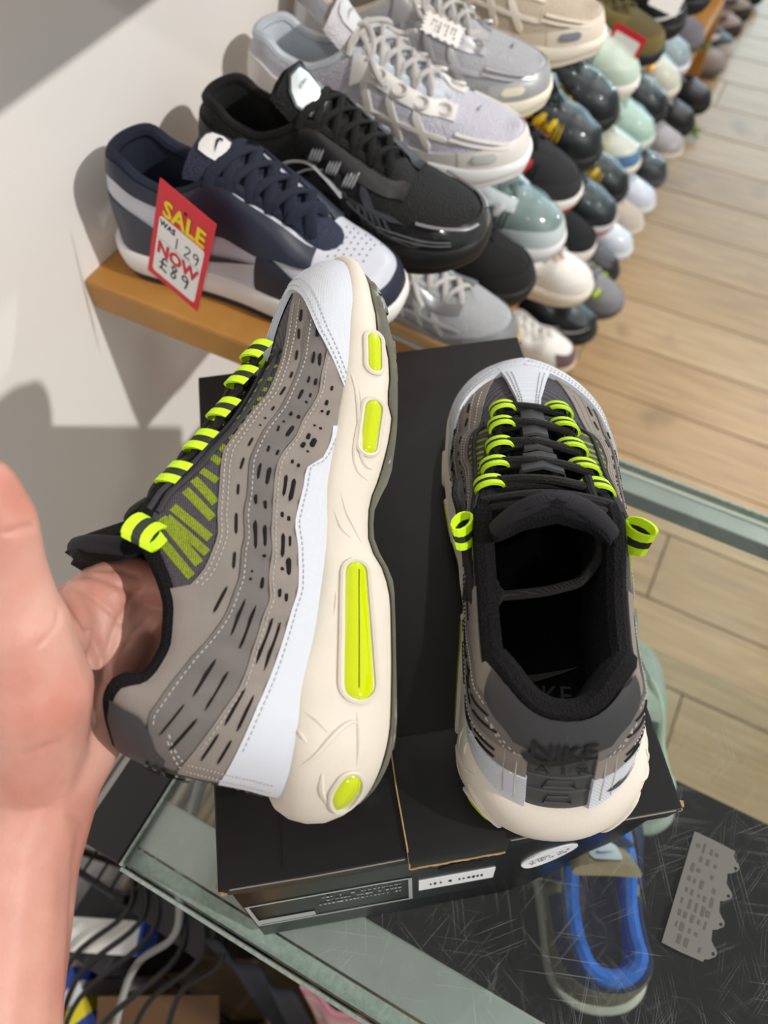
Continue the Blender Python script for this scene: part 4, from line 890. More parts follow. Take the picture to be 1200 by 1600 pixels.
        if g('bow'):
            z = float(la.zt(.128)) + .010
            for s in (-1, 1):
                q = np.linspace(0, 2 * np.pi, 22); mb = MB(); mb.tube(np.stack([.128 + .020 * (1 - np.cos(q)) * .5 + .006 * np.sin(q), s * (.030 * (1 - np.cos(q)) * .5) + .006 * np.sin(q), z - .012 * (1 - np.cos(q)) * .5 + .004 * np.sin(q)], 1), r, n=7, flat=fl); part('lace', mb, lm)
                q = np.linspace(0, 1, 12); mb = MB(); mb.tube(np.stack([.13 + .04 * q, s * (.008 + .045 * q), z - .004 - .022 * q ** 1.5 + .004 * np.sin(q * 7)], 1), r, n=7, flat=fl); part('lace', mb, lm)
    for fn in g('extra', []): fn(la, part, T, to, mix)
    if g('wrap'):
        lw = gen_last(h=h + .026, toe=g('toe', .046) + .004, sh=g('sh', .032) * .35, sf=g('sf', .024) * .35, L=L + .006, wid=g('wid', 1) * 1.09, chunky=g('chunky', 0) + .004)
        lw.t = pch([(0, .010), (.12, .008), (.2, 0), (.29, 0)]); mb = MB(); shell(lw, mb, nu=26, nv=8); mk('plastic_wrap', mb, wrap_m, root, flip=flip)
    return root

# ---- style presets
def court(c, **k):
    """low leather court shoe: toe box, toe guard, eyestay, heel counter, logo"""
    d = dict(h=.090, toe=.050, sh=.030, sf=.028, flat=True, base=c['base'], mid=c['mid'], out=c.get('out', c['mid']), lining=c.get('lining', c['base']), tongue=c.get('tongue', c['base']), lace=c.get('lace', c['base']), logo=c.get('logo'),
             over=[('toe_guard', c['toe_guard'], .74, 1.0, 0, lambda u: np.interp(u, [.72, .80, .92, 1], [.02, .35, .62, .75]), .0018), ('heel_counter', c['counter'], 0, .27, 0, lambda u: np.interp(u, [0, .18, .27], [.72, .60, .05]), .0018),
                   ('collar_panel', c.get('collar', c['counter']), 0, .36, lambda u: np.interp(u, [0, .2, .36], [.74, .66, .6]), .985, .0015), ('eyestay', c['eyestay'], .40, .80, lambda u: np.interp(u, [.40, .46, .7, .8], [.35, .62, .66, .80]), .99, .0026)])
    d.update(k); return d
def bulky(c, **k):
    """padded basketball shoe: netting window, wing with lace eyelets, toe guard"""
    wing = c.get('wing', c['eyestay']); q = c.get('ahead', 0)
    d = dict(h=.105, toe=.056, sh=.034, sf=.028, chunky=.006, base=c['base'], mid=c['mid'], out=c.get('out', c['mid']), lining=c.get('lining', c['base']), tongue=c.get('tongue', c['base']), lace=c.get('lace', c['base']), tongue_h=.142,
             over=[('toe_guard', c['toe_guard'], .62, 1.0, 0, lambda u: np.interp(u, [.62, .75, .9, 1], [.12, .38, .52, .62]), .0020), ('heel_counter', c['counter'], 0, .30, 0, lambda u: np.interp(u, [0, .2, .30], [.7, .5, .05]), .0020), ('eyestay', c['eyestay'], .42, .80, lambda u: np.interp(u, [.42, .5, .8], [.55, .70, .82]), .99, .0028)],
             strips=[('netting_rib', c.get('net', c['base']), [(.60 + q + .024 * i, .38, .645 + q + .024 * i, .86, .0015) for i in range(7)], .0030), ('lace_wing', wing, [(.52 + q, .60, .60 + q, .90, .0062), (.61 + q, .64, .68 + q, .92, .0056), (.70 + q, .62, .745 + q, .90, .0052)], .0046)])
    d.update(k); return d
def runner(c, **k):
    """mesh runner: lattice of overlays, toe bumper, heel clip"""
    d = dict(h=.092, toe=.050, sh=.036, sf=.026, base=c['base'], mid=c['mid'], out=c.get('out', c['mid']), lining=c.get('lining', c['base']), tongue=c.get('tongue', c['base']), lace=c.get('lace', c['base']),
             over=[('toe_bumper', c['bumper'], .80, 1.0, 0, lambda u: np.interp(u, [.80, .88, 1], [.36, .50, .80]), .0022), ('mudguard', c['over'], .12, .84, 0, lambda u: np.interp(u, [.12, .4, .7, .84], [.30, .16, .20, .40]), .0016), ('heel_counter', c['over'], 0, .26, .1, lambda u: np.interp(u, [0, .18, .26], [.82, .68, .2]), .0022), ('eyestay', c['over'], .42, .80, lambda u: np.interp(u, [.42, .5, .8], [.66, .80, .86]), .99, .0022)],
             strips=[('overlay_strip', c['strip'], [(.50, .16, .46, .80, .0045), (.60, .18, .56, .80, .0042), (.70, .22, .66, .82, .0040), (.42, .45, .80, .52, .0026)], .0018)])
    d.update(k); return d
C = cm
WHT = C('eceae6'); BLK = C('141416'); BLKs = C('1a1a1c', 'suede')
def perfs(la, part, T, to, mix):
    mb = MB(); m = C('7b7e8a', 'rubber'); rows = []
    for i, u in enumerate(np.linspace(.84, .945, 6)):
        for j in (-.020, -.012, -.004, .004, .012, .020):
            tt = np.linspace(.3, np.pi / 2, 60); s = 1 if j > 0 else -1; q = la.P(np.full(60, u), tt, s, np.full(60, .0006)); k = int(np.argmin(np.abs(q[:, 1] - (j + (i % 2) * .003)))); mb.box(q[k], (.0013, .0013, .0005))
    part('perforations', mb, m, kind='stuff')
NAVY = C('23283a'); GRL = C('c9ccd6'); SLATE = C('3a3e4c')
# top shelf, near to far
trainer('navy and pale grey court shoe with a sale tag, nearest on the top shelf', pose((-.494, .414), (-.220, .443), T1), court(dict(base=GRL, mid=C('e6e4e2', 'rubber'), out=C('23283a', 'rubber'), lining=C('1b2133', 'knit'), tongue=C('2a3045', 'mesh'), lace=C('23293d', 'cord'), logo=NAVY, toe_guard=NAVY, counter=SLATE, collar=C('c4c6cf'), eyestay=NAVY), over=[('toe_guard', NAVY, .56, 1.0, 0, lambda u: np.interp(u, [.56, .63, .70, .78, .88, 1], [.08, .60, .62, .36, .34, .62]), .0018), ('heel_counter', SLATE, 0, .34, 0, lambda u: np.interp(u, [0, .16, .27, .34], [.62, .56, .40, .05]), .0018), ('collar_panel', C('c4c6cf'), 0, .42, lambda u: np.interp(u, [0, .2, .42], [.66, .60, .62]), .84, .0013), ('collar_band', NAVY, 0, .42, .84, .995, .0020), ('eyestay', NAVY, .40, .80, lambda u: np.interp(u, [.40, .46, .62, .72, .8], [.50, .52, .56, .70, .82]), .99, .0026)], hi=True, L=.277, h=.114, toe=.058, tongue_h=.128, rows=6, lace_r=.0050, lace_flat=.4, label_m=C('e4e3e3', 'knit'), label_logo=True, txt_m=C('1d2233', 'rubber'), extra=[perfs], pad=.0055))
def kay(la, part, T, to, mix):
    sv = C('b9babd', 'metal')
    for side in (-1, 1):
        for i in range(4):
            mb = MB(); f = np.linspace(0, 1, 9); u = .30 + .16 * f + .022 * i; z = mix(.20 + .045 * i)(u) + (mix(.55)(u) - mix(.2)(u)) * f; x = la.xh(z) + u * (la.xt(z) - la.xh(z))
            p = la.at(x, z, side, np.full(9, .0026)); mb.tube(p, .0012, n=5, flat=.6); part('silver_piping', mb, sv)
        for i in range(2):
            mb = MB(); u = np.linspace(.62 + .05 * i, .76 + .05 * i, 12); z = mix(.5 - .2 * i)(u) - (mix(.5)(u) - mix(.1)(u)) * np.linspace(0, .9 - .4 * i, 12); x = la.xh(z) + u * (la.xt(z) - la.xh(z)); mb.tube(la.at(x, z, side, np.full(12, .0028)), .0022, n=6, flat=.5); part('ribbed_strap', mb, C('2c2d30', 'gloss'))
    for side in (1, -1):
        for u0, f0, w in ((.50, .86, .0050), (.565, .87, .0050), (.63, .88, .0045)):
            z = float(mix(f0)(np.array(u0))); x = float(la.xh(z) + u0 * (la.xt(z) - la.xh(z)))
            for dx in (-.0042, -.0014, .0014, .0042): mb = MB(); la.strip(mb, x + dx - .004, z - .010, x + dx, z + .001, .0011, side, h=.0042, n=5, base=.001); fixn(part('silver_rib', mb, sv))
        for i in range(2):
            u = np.linspace(.26, .60, 20); z = mix(lambda q: .34 + .10 * i + .30 * np.sin((q - .26) / .34 * 2.6) * (1 - .3 * i))(u); x = la.xh(z) + u * (la.xt(z) - la.xh(z)); mb = MB(); mb.tube(la.at(x, z, side, np.full(20, .0028)), .0014, n=5, flat=.6); part('silver_piping', mb, sv)
        for i in range(5):
            u0 = .66 + .022 * i; z1 = float(mix(.14)(np.array(u0))); z2 = float(mix(.50)(np.array(u0 - .03))); x = float(la.xh(z1) + u0 * (la.xt(z1) - la.xh(z1))); mb = MB(); la.strip(mb, x, z1, x - .010, z2, .0014, side, h=.0032, n=5, base=.001); fixn(part('grooved_rib', mb, C('4d4f53', 'metal')))
        for f_ in (.30, .20):
            u = np.linspace(.70, .93, 14); z = mix(f_)(u); x = la.xh(z) + u * (la.xt(z) - la.xh(z)); mb = MB(); mb.tube(la.at(x, z, side, np.full(14, .0030)), .0010, n=5, flat=.6); part('silver_piping', mb, C('77797d', 'metal'))
    for side in (1, -1):
        u = np.linspace(.84, .995, 16); z = mix(.62)(u); x = la.xh(z) + u * (la.xt(z) - la.xh(z)); q = la.at(x, z, side, np.full(16, .0026)); mb = MB(); mb.tube(q, .0022, n=6, flat=.5); part('silver_trim', mb, C('8d8e92', 'metal'))
trainer('black mesh runner with silver trim and tongue badge on the top shelf', pose((-.476, .524), (-.181, .549), T1), runner(dict(base=C('151516', 'mesh'), mid=C('161617', 'rubber'), bumper=C('242527', 'gloss'), over=C('1b1b1d'), strip=C('4c4e52', 'metal'), lining=C('0f0f10', 'knit'), tongue=C('151516', 'mesh'), lace=C('161617', 'cord')), hi=True, L=.293, h=.108, toe=.058, rows=6, lace_r=.0034, lace_flat=.5, label_m=C('d3dadb', 'metal'), label_shape=((.70, .011), (.74, .017), (.85, .020), (.93, .017), (.975, .009)), label_rim=C('5f6669', 'metal'), label_txt='asics', extra=[kay], sh=.040, sf=.030))
def p6(slot, logo):
    def fn(la, part, T, to, mix):
        for side in (-1, 1):
            mb = MB(); u = .885; z = float(mix(.30)(np.array(u))); x = float(la.xh(z) + u * (la.xt(z) - la.xh(z))); la.strip(mb, x - .012, z - .001, x + .012, z + .001, .0042, side, h=.0036, n=10, base=.001); fixn(part('toe_patch', mb, slot))
            for (u0, f0) in ((.78, .58), (.80, .70)):
                u = np.linspace(u0, .965, 14); z = mix(f0)(u); x = la.xh(z) + u * (la.xt(z) - la.xh(z)); mb = MB(); mb.tube(la.at(x, z, side, np.full(14, .0012)), .0028, n=6, flat=.4); part('overlay_strip', mb, logo[1])
            for u0 in np.linspace(.36, .76, 6):
                mb = MB(); z = float(mix(.93)(np.array(u0))); x = float(la.xh(z) + u0 * (la.xt(z) - la.xh(z))); q = np.linspace(0, 2 * np.pi, 12, endpoint=False); c = la.at(np.array([x]), np.array([z]), side, np.array([.003]))[0]
                if .46 < u0: mb.tube(np.stack([c[0] + .0075 * np.cos(q), c[1] + side * .0045 * np.sin(q), c[2] - .003 * np.sin(q)], 1), .0017, n=5, closed=True); part('lace_ring', mb, logo[1])
        V, F = tri_poly(SWOOSH); tt = np.linspace(.5, np.pi / 2, 50); mb = MB(); P = []
        for x, y, _ in V:
            yy = x * .013; xx = .252 + y * .010; u = np.full(50, xx / (la.L - .012)); q = la.P(u, tt, 1 if yy >= 0 else -1, np.full(50, .0012)); k = int(np.argmin(np.abs(q[:, 1] - yy))); P.append((xx, yy, q[k][2] + .0004))
        mb.add(P, F); part('toe_logo', mb, logo[0])
    return fn
trainer('white mesh runner with white laces on the top shelf beside the black runner', pose((-.496, .635), (-.190, .687), T1), runner(dict(base=C('cfcedb', 'mesh'), mid=C('ececec', 'rubber'), bumper=C('dedad6'), over=C('e2e0dc'), strip=C('dedbd4'), lining=C('c9d3dc', 'knit'), tongue=C('d6d4da', 'mesh'), lace=C('dcdad8', 'cord')), hi=True, L=.304, h=.108, toe=.060, rows=6, lace_r=.0030, lace_flat=.8, bow=True, label_m=C('c8c9cb'), label_logo=True, txt_m=C('9a9a9c', 'rubber'), logo=C('b9babd', 'metal'), logo_at=(.13, .058, .07), extra=[p6(C('c3c7c4', 'gloss'), (C('8b8c90', 'metal'), C('dad7d2')))]))
trainer('metallic silver runner with a white card tag on the top shelf', pose((-.508, .742), (-.228, .808), T1), runner(dict(base=C('b6b8be', 'mesh'), mid=C('e6e0cc', 'rubber'), bumper=C('c2c3c5', 'metal'), over=C('b9babc', 'metal'), strip=C('c6c8ca', 'metal'), lining=C('c4bfb4', 'knit'), tongue=C('b4b6bc', 'mesh'), lace=C('dedcd8', 'cord')), hi=True, L=.296, h=.108, toe=.060, rows=6, lace_flat=.8, bow=True, logo=C('1b1b1d', 'gloss'), logo_at=(.13, .058, .06), extra=[p6(C('e9e2cb', 'gloss'), (C('1b1b1d', 'gloss'), C('b9babd', 'metal')))]))
trainer('cream mesh runner with grey slot patches at the toe, farthest shown on the top shelf', pose((-.500, .872), (-.210, .940), T1), runner(dict(base=C('cbbda9', 'mesh'), mid=C('e9e2d2', 'rubber'), bumper=C('e0d5c5'), over=C('dcd0be'), strip=C('e6ddcf'), lining=C('d8cfc2', 'knit'), tongue=C('d9cdbb', 'mesh'), lace=C('e2dacd', 'cord')), hi=True, L=.306, h=.108, toe=.062, rows=6, extra=[p6(C('83858f', 'gloss'), (C('6c6d75', 'gloss'), C('e0d6c6')))]))
# second shelf
G = 'shoes on the second shelf'
gum = C('b98a52', 'rubber')
def A(y0, toe, z, **k): return pose((toe[0] - .288, toe[1] - .012), toe, z)
def row(z, items, k=1.0):
    for label, toe, fn, c, kw in items:
        L = kw.get('L', .275); toe = (toe[0] * k, toe[1] * k); trainer(label, pose((toe[0] - L, toe[1] - .014 + kw.pop('yaw', 0)), toe, z), fn(c, **{**dict(L=L, wid=.95, toe=.060), **kw}), group=kw.get('grp'))
B1 = lambda base, guard, mid, eye=None, **k: dict(base=base, toe_guard=guard, mid=mid, counter=guard, eyestay=eye or guard, **k)
R1 = lambda base, over, mid, **k: dict(base=base, bumper=over, over=over, strip=k.pop('strip', over), mid=mid, **k)
row(T2, [
 ('silver runner with white laces and tan sole behind the shoe box', (-.172, .690), runner, R1(C('b4b6ba', 'mesh'), C('a3a5a9', 'metal'), C('c09a66', 'rubber'), lace=C('e8e6e2', 'cord'), strip=C('d2d3d5', 'metal'), out=C('bcd3e4', 'rubber')), dict(lace_r=.0034, bow=True, logo=C('77797e', 'metal'), logo_at=(.11, .058, .10), h=.095)),
 ('plain black suede shoe under the black mesh runner', (-.192, .800), court, B1(C('171718', 'suede'), C('1c1c1d', 'suede'), C('1a1a1b', 'rubber'), collar=C('171718', 'suede')), dict(rows=4)),
 ('film wrapped white and pale green shoe beside the black suede shoe', (-.186, .905), bulky, B1(C('7d8a88'), C('d9dadd'), C('e8e6ea', 'rubber')), dict(wrap=True)),
 ('black shoe with red tab and red outsole in front of the white runner', (-.200, 1.018), bulky, B1(C('26272a', 'suede'), C('2c2d30', 'suede'), C('e2ded8', 'rubber'), C('26272a', 'suede'), out=C('d01f2a', 'rubber'), wing=C('c8202c'), ahead=.04, lace=C('1d1d1f', 'cord')), dict(out_t=.008)),
 ('film wrapped black shoe with yellow wings and netting below the silver runner', (-.206, 1.130), bulky, B1(C('1a1b1f'), C('17181b'), C('1c1c1f', 'rubber'), C('1a1b1f'), wing=C('e2c01c'), net=C('c9ab22'), ahead=.05), dict(wrap=True)),
 ('film wrapped all black glossy shoe below the cream runner', (-.214, 1.242), bulky, B1(C('191b20'), C('14161a'), C('15161a', 'rubber')), dict(wrap=True)),
 ('pale mint leather shoe with white sole on the second shelf', (-.214, 1.356), bulky, B1(C('c2d2c4'), C('bdcfbf'), C('e9e4dc', 'rubber'), net=C('a9bdac')), dict()),
 ('olive green suede shoe with black sole beside the red price card', (-.204, 1.476), court, B1(C('5a5130', 'suede'), C('6b5f35', 'suede'), C('1a1a1b', 'rubber'), out=C('b9b2a6', 'rubber')), dict(h=.1)),
 ('black shoe with a white logo at its toe, next past the olive suede shoe', (-.196, 1.590), court, B1(C('1c1c20'), C('202024'), C('1a1a1d', 'rubber')), dict(logo=C('e9e7ea'), logo_at=(.235, .042, .075), logo_off=.0034)),
 ('glossy black shoe at the far end of the second shelf by the end panel', (-.176, 1.705), court, B1(C('202329', 'gloss'), C('1a1d22', 'gloss'), C('18191d', 'rubber')), dict()),
 ('dusty pink shoe at the top edge of the picture beside the end panel', (-.172, 1.82), court, B1(C('9a8285'), C('8d777b'), C('b9a9a6', 'rubber')), dict()),
], .956)
row(T3, [
 ('pale blue and white shoe low down behind the shoe box', (-.235, .735), court, B1(C('cfdce6'), C('b4cde0'), C('e6e6e6', 'rubber')), dict()),
 ('white leather shoe with cream sole between the black shoes of the third shelf', (-.160, 1.140), court, B1(C('e6e3dc'), C('e9e6e0'), C('e8e0d0', 'rubber'), lace=C('d9d4c8', 'cord')), dict(tongue=C('d6b7a6'))),
 ('black nubuck shoe with speckled white midsole on the third shelf', (-.192, 1.250), bulky, B1(C('18191c', 'suede'), C('1c1d20', 'suede'), C('dcd8d4', 'rubber')), dict(sf=.036, sh=.038)),
 ('film wrapped black shoe with a red sole edge on the third shelf', (-.182, 1.352), bulky, B1(C('2b2f33'), C('25282c'), C('c9c3c6', 'rubber'), out=C('c4343e', 'rubber')), dict(wrap=True, out_t=.010)),
 ('film wrapped black shoe with yellow eyelet wings on the third shelf', (-.190, 1.456), bulky, B1(C('1a1b1f'), C('17181b'), C('19191c', 'rubber'), wing=C('d8b81e'), net=C('c2a524'), ahead=.07), dict(wrap=True)),
 ('film wrapped denim blue shoe with cream tongue and gum outsole', (-.196, 1.560), court, B1(C('d8d3c6'), C('5f7fa8'), C('e6e0d4', 'rubber'), C('d8d3c6'), out=C('a8794a', 'rubber'), tongue=C('e0dacd')), dict(wrap=True)),
 ('film wrapped mint leather shoe next past the blue one on the third shelf', (-.196, 1.664), bulky, B1(C('bccfc2'), C('b7cbbd'), C('cfd8d0', 'rubber')), dict(wrap=True)),
 ('film wrapped plain black shoe between the mint and the ivory ones', (-.199, 1.775), bulky, B1(C('17191d'), C('13151a'), C('15161a', 'rubber')), dict(wrap=True)),
 ('film wrapped ivory shoe with a gold lace clip on the third shelf', (-.200, 1.888), bulky, B1(C('d6ccbc'), C('d9d0c2'), C('e0d8c8', 'rubber'), wing=C('d8a022', 'metal'), ahead=.06), dict(wrap=True)),
 ('film wrapped grey and white shoe past the ivory one on the third shelf', (-.206, 2.000), court, B1(C('8d979b'), C('9aa0a8'), C('dedce4', 'rubber')), dict(wrap=True)),
 ('plain grey suede shoe with rounded toe next to the end panel', (-.204, 2.120), court, B1(C('6d6a70', 'suede'), C('737077', 'suede'), C('5f5c62', 'rubber')), dict(lace=None, rows=0)),
], .97)
row(T4, [
 ('white shoe with a brown toe and gum sole, nearest of the lowest shelf', (-.158, 1.195), court, B1(C('e4e2dc'), C('e6e4e0'), C('d9c4a4', 'rubber'), counter2=None), dict(over=[('toe_guard', C('6b5558', 'suede'), .90, 1.0, 0, .8, .002), ('eyestay', C('dcdad6'), .4, .8, .7, .98, .002)])),
 ('film wrapped black shoe with a silver toe logo on the lowest shelf', (-.146, 1.305), court, B1(C('17181b'), C('1a1b1f'), C('1a1a1e', 'rubber')), dict(wrap=True, logo=C('c9cbd0', 'metal'), logo_at=(.228, .044, .08), logo_off=.0034)),
 ('grey shoe with lime eyelet wings and netting on the lowest shelf', (-.118, 1.412), bulky, B1(C('86868a', 'suede'), C('7f7f84', 'suede'), C('55555a', 'rubber'), out=C('232326', 'rubber'), wing=C('c4e21a'), net=C('a3a27a'), ahead=.10), dict()),
 ('small black shoe with a red tongue behind the grey and lime shoe', (-.160, 1.512), court, B1(C('222126'), C('26252a'), C('1b1b1f', 'rubber'), tongue=C('c2303a'), eyestay2=None), dict(wid=.86, tongue=C('c2303a'), lace=C('c2303a', 'cord'))),
 ('film wrapped plain white shoe with rounded toe on the lowest shelf', (-.158, 1.610), court, B1(C('dfdde8'), C('e2e0ea'), C('e2e1ea', 'rubber')), dict(wid=.86, wrap=True)),
 ('beige canvas shoe squeezed between two white wrapped shoes', (-.160, 1.708), court, B1(C('bdb2a6', 'suede'), C('c2b8ac', 'suede'), C('cfc2ae', 'rubber')), dict(wid=.86)),
 ('film wrapped lilac white shoe with a greenish sole edge', (-.158, 1.806), court, B1(C('d9d6e4'), C('dddae8'), C('d8dcd4', 'rubber'), out=C('9fb59a', 'rubber')), dict(wid=.86, wrap=True)),
 ('film wrapped black and grey shoe past the lilac white one', (-.164, 1.932), court, B1(C('26262a'), C('3a3b40'), C('4a4a50', 'rubber')), dict(wrap=True)),
 ('silver grey runner at the far end of the lowest shelf', (-.158, 2.070), runner, R1(C('b9b6ba', 'mesh'), C('c6c4c8', 'metal'), C('d6ccc0', 'rubber')), dict()),
 ('black strappy sandal-like shoe with grey strap on the lowest shelf end', (-.160, 2.200), court, B1(C('17171a'), C('1b1b1f'), C('141416', 'rubber'), lace=C('8b8b92', 'gloss')), dict(rows=2, lace_r=.006)),
 ('plain black leather shoe lowest beside the end panel', (-.146, 2.330), court, B1(C('2b2a2e'), C('26252a'), C('17171a', 'rubber')), dict(lace=None, rows=0)),
], .976)
row(0.014, [
 ('grey fabric shoe on the floor just past the wooden end panel', (-.195, 3.140), court, B1(C('a49c98', 'suede'), C('a8a09c', 'suede'), C('7d767a', 'rubber')), dict()),
 ('white and dark shoe on the floor second past the end panel', (-.192, 3.280), court, B1(C('4a5458'), C('dcd8d6'), C('dcd8d6', 'rubber')), dict()),
 ('brown shoe with a pink toe on the floor third past the end panel', (-.200, 3.430), court, B1(C('b39f98', 'suede'), C('4d4140'), C('3b3130', 'rubber')), dict()),
 ('dark brown shoe with a taupe toe on the floor, farthest in the picture', (-.196, 3.580), court, B1(C('a4968c', 'suede'), C('443a38'), C('2c2625', 'rubber')), dict()),
 ('black shoe on the floor at the top right corner', (-.180, 3.74), court, B1(C('2a2a2d'), C('232326'), C('17171a', 'rubber')), dict()),
])
# ------------------------------------------------------------------ cards, tags
red = mat('card_red', 'd62a38', .5); cardw = mat('card_white', 'ecebe8', .6); yel = mat('print_yellow', 'f0d81e', .5); ink = mat('ink_black', '151518', .6); redp = mat('print_red', 'd42a34', .5)
def card(name, label, cat, TL, wv, hv, m=red):
    TL, wv, hv = Vector(TL), Vector(wv), Vector(hv); n = wv.cross(hv).normalized(); Wd, Hd = wv.length, hv.length
    M = Matrix(((wv.x / Wd, -hv.x / Hd, -n.x, TL.x), (wv.y / Wd, -hv.y / Hd, -n.y, TL.y), (wv.z / Wd, -hv.z / Hd, -n.z, TL.z), (0, 0, 0, 1)))
    return thing(name, label, cat, M=M), Wd, Hd
sc_ = .94
t, Wd, Hd = card('sale_card', 'red and white SALE price card hanging on the navy court shoe', 'price card', (-.410 * sc_ + 0, .393 * sc_, -.363 * sc_ + CZ), (.0572 * sc_, -.0095 * sc_, -.0178 * sc_), (-.0335 * sc_, -.0160 * sc_, -.0920 * sc_))
def rr(x0, y0, x1, y1, r): return [(cx + r * math.cos(a), cy + r * math.sin(a)) for cx, cy, a0 in ((x1 - r, y1 - r, 0), (x0 + r, y1 - r, 90), (x0 + r, y0 + r, 180), (x1 - r, y0 + r, 270)) for a in (math.radians(a0 + d) for d in (0, 30, 60, 90))]
def plate(name, pts, z0, z1, m, par): return fixn(mk(name, MB().prism(pts, lambda x, y: (x, y, z0), lambda x, y: (x, y, z1)), m, par, smooth=False))
sgn = 1
plate('card', rr(0, -Hd, Wd, 0, .0008), -.0006, 0, red, t)
plate('white_panel', rr(.005, -Hd + .006, Wd - .005, -Hd * .33, .003), 0, .0002, cardw, t)
plate('hole', [(Wd / 2 + .0016 * math.cos(a), -Hd * .13 + .0016 * math.sin(a)) for a in np.linspace(0, 6.283, 14, endpoint=False)], 0, .00025, mat('hole_dark', '2a2024', .8), t)
def put(txt, size, cx, cy, m, par, z=.0004, rot=0.0, sx=1.0, name='lettering', bold=0):
    V, F = text_mesh(txt, size); b = MB(); c, s_ = math.cos(rot), math.sin(rot)
    offs = [(0, 0)] + [(bold * size * math.cos(a), bold * size * math.sin(a)) for a in np.linspace(0, 6.283, 8, endpoint=False)] if bold else [(0, 0)]
    for k_, (ox, oy) in enumerate(offs): b.add([(cx + ((x + ox) * sx) * c - (y + oy) * s_, cy + ((x + ox) * sx) * s_ + (y + oy) * c, z + k_ * 3e-5) for x, y, _ in V], F)
    return mk(name, b, m, par, smooth=False)
put('SALE', .0205, Wd * .51, -Hd * .235, yel, t, sx=1.0, bold=.035)
put('WAS', .0075, Wd * .25, -Hd * .39, ink, t, bold=.03)
put('NOW', .0165, Wd * .5, -Hd * .65, redp, t, bold=.045)
mk('rule', MB().box((Wd / 2, -Hd * .555, .0003), (Wd * .8, .0004, .0002)), mat('rule_grey', '9a9a9a', .6), t, smooth=False)
def stroke(pts, cx, cy, s, par, m=ink, r=.00055, z=.0005):
    b = MB(); p = np.array([(cx + x * s, cy + y * s, z) for x, y in pts]); q = np.linspace(0, len(p) - 1, len(p) * 4); P = np.stack([np.interp(q, range(len(p)), p[:, i]) for i in range(3)], 1)
    for _ in range(2): P[1:-1] = (P[:-2] + 2 * P[1:-1] + P[2:]) / 4
    b.tube(P, r, n=4, flat=.3); mk('handwriting', b, m, par)
ONE = [(0, 1), (0, 0)]; TWO = [(0, .8), (.2, 1), (.5, .9), (.45, .6), (.2, .3), (0, 0), (.3, .05), (.6, 0)]; NINE = [(.55, .75), (.3, 1), (.05, .8), (.1, .55), (.4, .55), (.55, .8), (.5, .4), (.4, 0)]
EIGHT = [(.5, .85), (.25, 1), (.05, .8), (.3, .55), (.5, .3), (.3, 0), (.05, .2), (.25, .5), (.5, .85)]; LB = [(.6, .9), (.35, 1), (.2, .8), (.25, .4), (.15, .05), (0, .05), (.3, .1), (.65, 0)]
for i, g_ in enumerate((ONE, TWO, NINE)): stroke(g_, Wd * (.44 + .15 * i), -Hd * .53, .0105, t)
for i, g_ in enumerate((LB, EIGHT, NINE)): stroke(g_, Wd * (.20 + .21 * i), -Hd * .86, .013, t, r=.0008)
stroke([(0, .5), (.6, .55)], Wd * .20, -Hd * .86, .013, t, r=.0008)
# second red card between mint and olive shoes
t2, W2, H2 = card('price_card', 'small red edged price card between the mint and olive shoes', 'price card', (-.262, 1.305, CZ - .600), (.052, -.008, -.020), (-.008, -.015, -.058))
plate('card', rr(0, -H2, W2, 0, .001), -.0006, 0, red, t2); plate('white_panel', rr(.006, -H2 + .006, W2 - .006, -.010, .002), 0, .0002, cardw, t2)
# white card tags with scalloped edges
def scallop(w, h, n=5, a=.0022):
    pts = []
    for i in range(64): f = i / 64; pts.append((w * f, -a * .3 + a * .5 * math.sin(f * n * 2 * math.pi)))
    for i in range(64): f = i / 64; pts.append((w + a * .6 * math.sin(f * n * 2 * math.pi), -h * f))
    for i in range(64): f = 1 - i / 64; pts.append((w * f, -h + a * .5 * math.sin(f * n * 2 * math.pi)))
    for i in range(64): f = 1 - i / 64; pts.append((a * .6 * math.sin(f * n * 2 * math.pi), -h * f))
    return pts
t3, W3, H3 = card('swing_tag', 'white scalloped card tag lying on the laces of the silver runner', 'tag', (-.322, .708, CZ - .352), (.036, .0055, -.013), (.0055, -.021, -.008))
plate('card', scallop(W3, H3), -.0008, 0, cardw, t3)
marks('print', 7, (.006, -H3 + .004, W3 - .005, -.005), lambda x, y: (x, y, .0003), mat('tag_print', '9a9692', .6), t3, 6, (.0022, .0018), 3)
t4, W4, H4 = card('swing_tag', 'blank white tag at the top edge on the black shoe with the white logo', 'tag', (-.235, 1.435, CZ - .585), (.05, .004, -.012), (-.006, -.02, -.03))
plate('card', rr(0, -H4, W4, 0, .003), -.0008, 0, cardw, t4)
# ------------------------------------------------------------------ things in and on the counter
t5 = thing('swing_tag', 'grey paper tag with four punched tabs lying at the right of the glass counter top', 'tag', (.1485, .1615, CT + .0007), rotz=math.radians(-1))
pts = [(0, 0), (.0135, .0006), (.0275, .0005)]
for k in range(4):
    yc = -.009 - .0185 * k; pts += [(.0275, yc + .006), (.0300, yc + .0035)] + [(.0300 + .0026 * math.cos(a), yc + .0030 * math.sin(a)) for a in np.linspace(1.2, -1.2, 7)] + [(.0290, yc - .0050), (.0265, yc - .0062)]
pts += [(.026, -.0725), (.012, -.074), (0, -.0745)]
plate('card', pts, -.0006, .0003, mat('tag_grey', '686862', .75), t5)
for k in range(4): plate('punched_hole', [(.0305 + .0011 * math.cos(a), -.0098 - .0185 * k + .0011 * math.sin(a)) for a in np.linspace(0, 6.283, 10, endpoint=False)], .0003, .0004, mat('hole_dark', '2a2024', .8), t5)
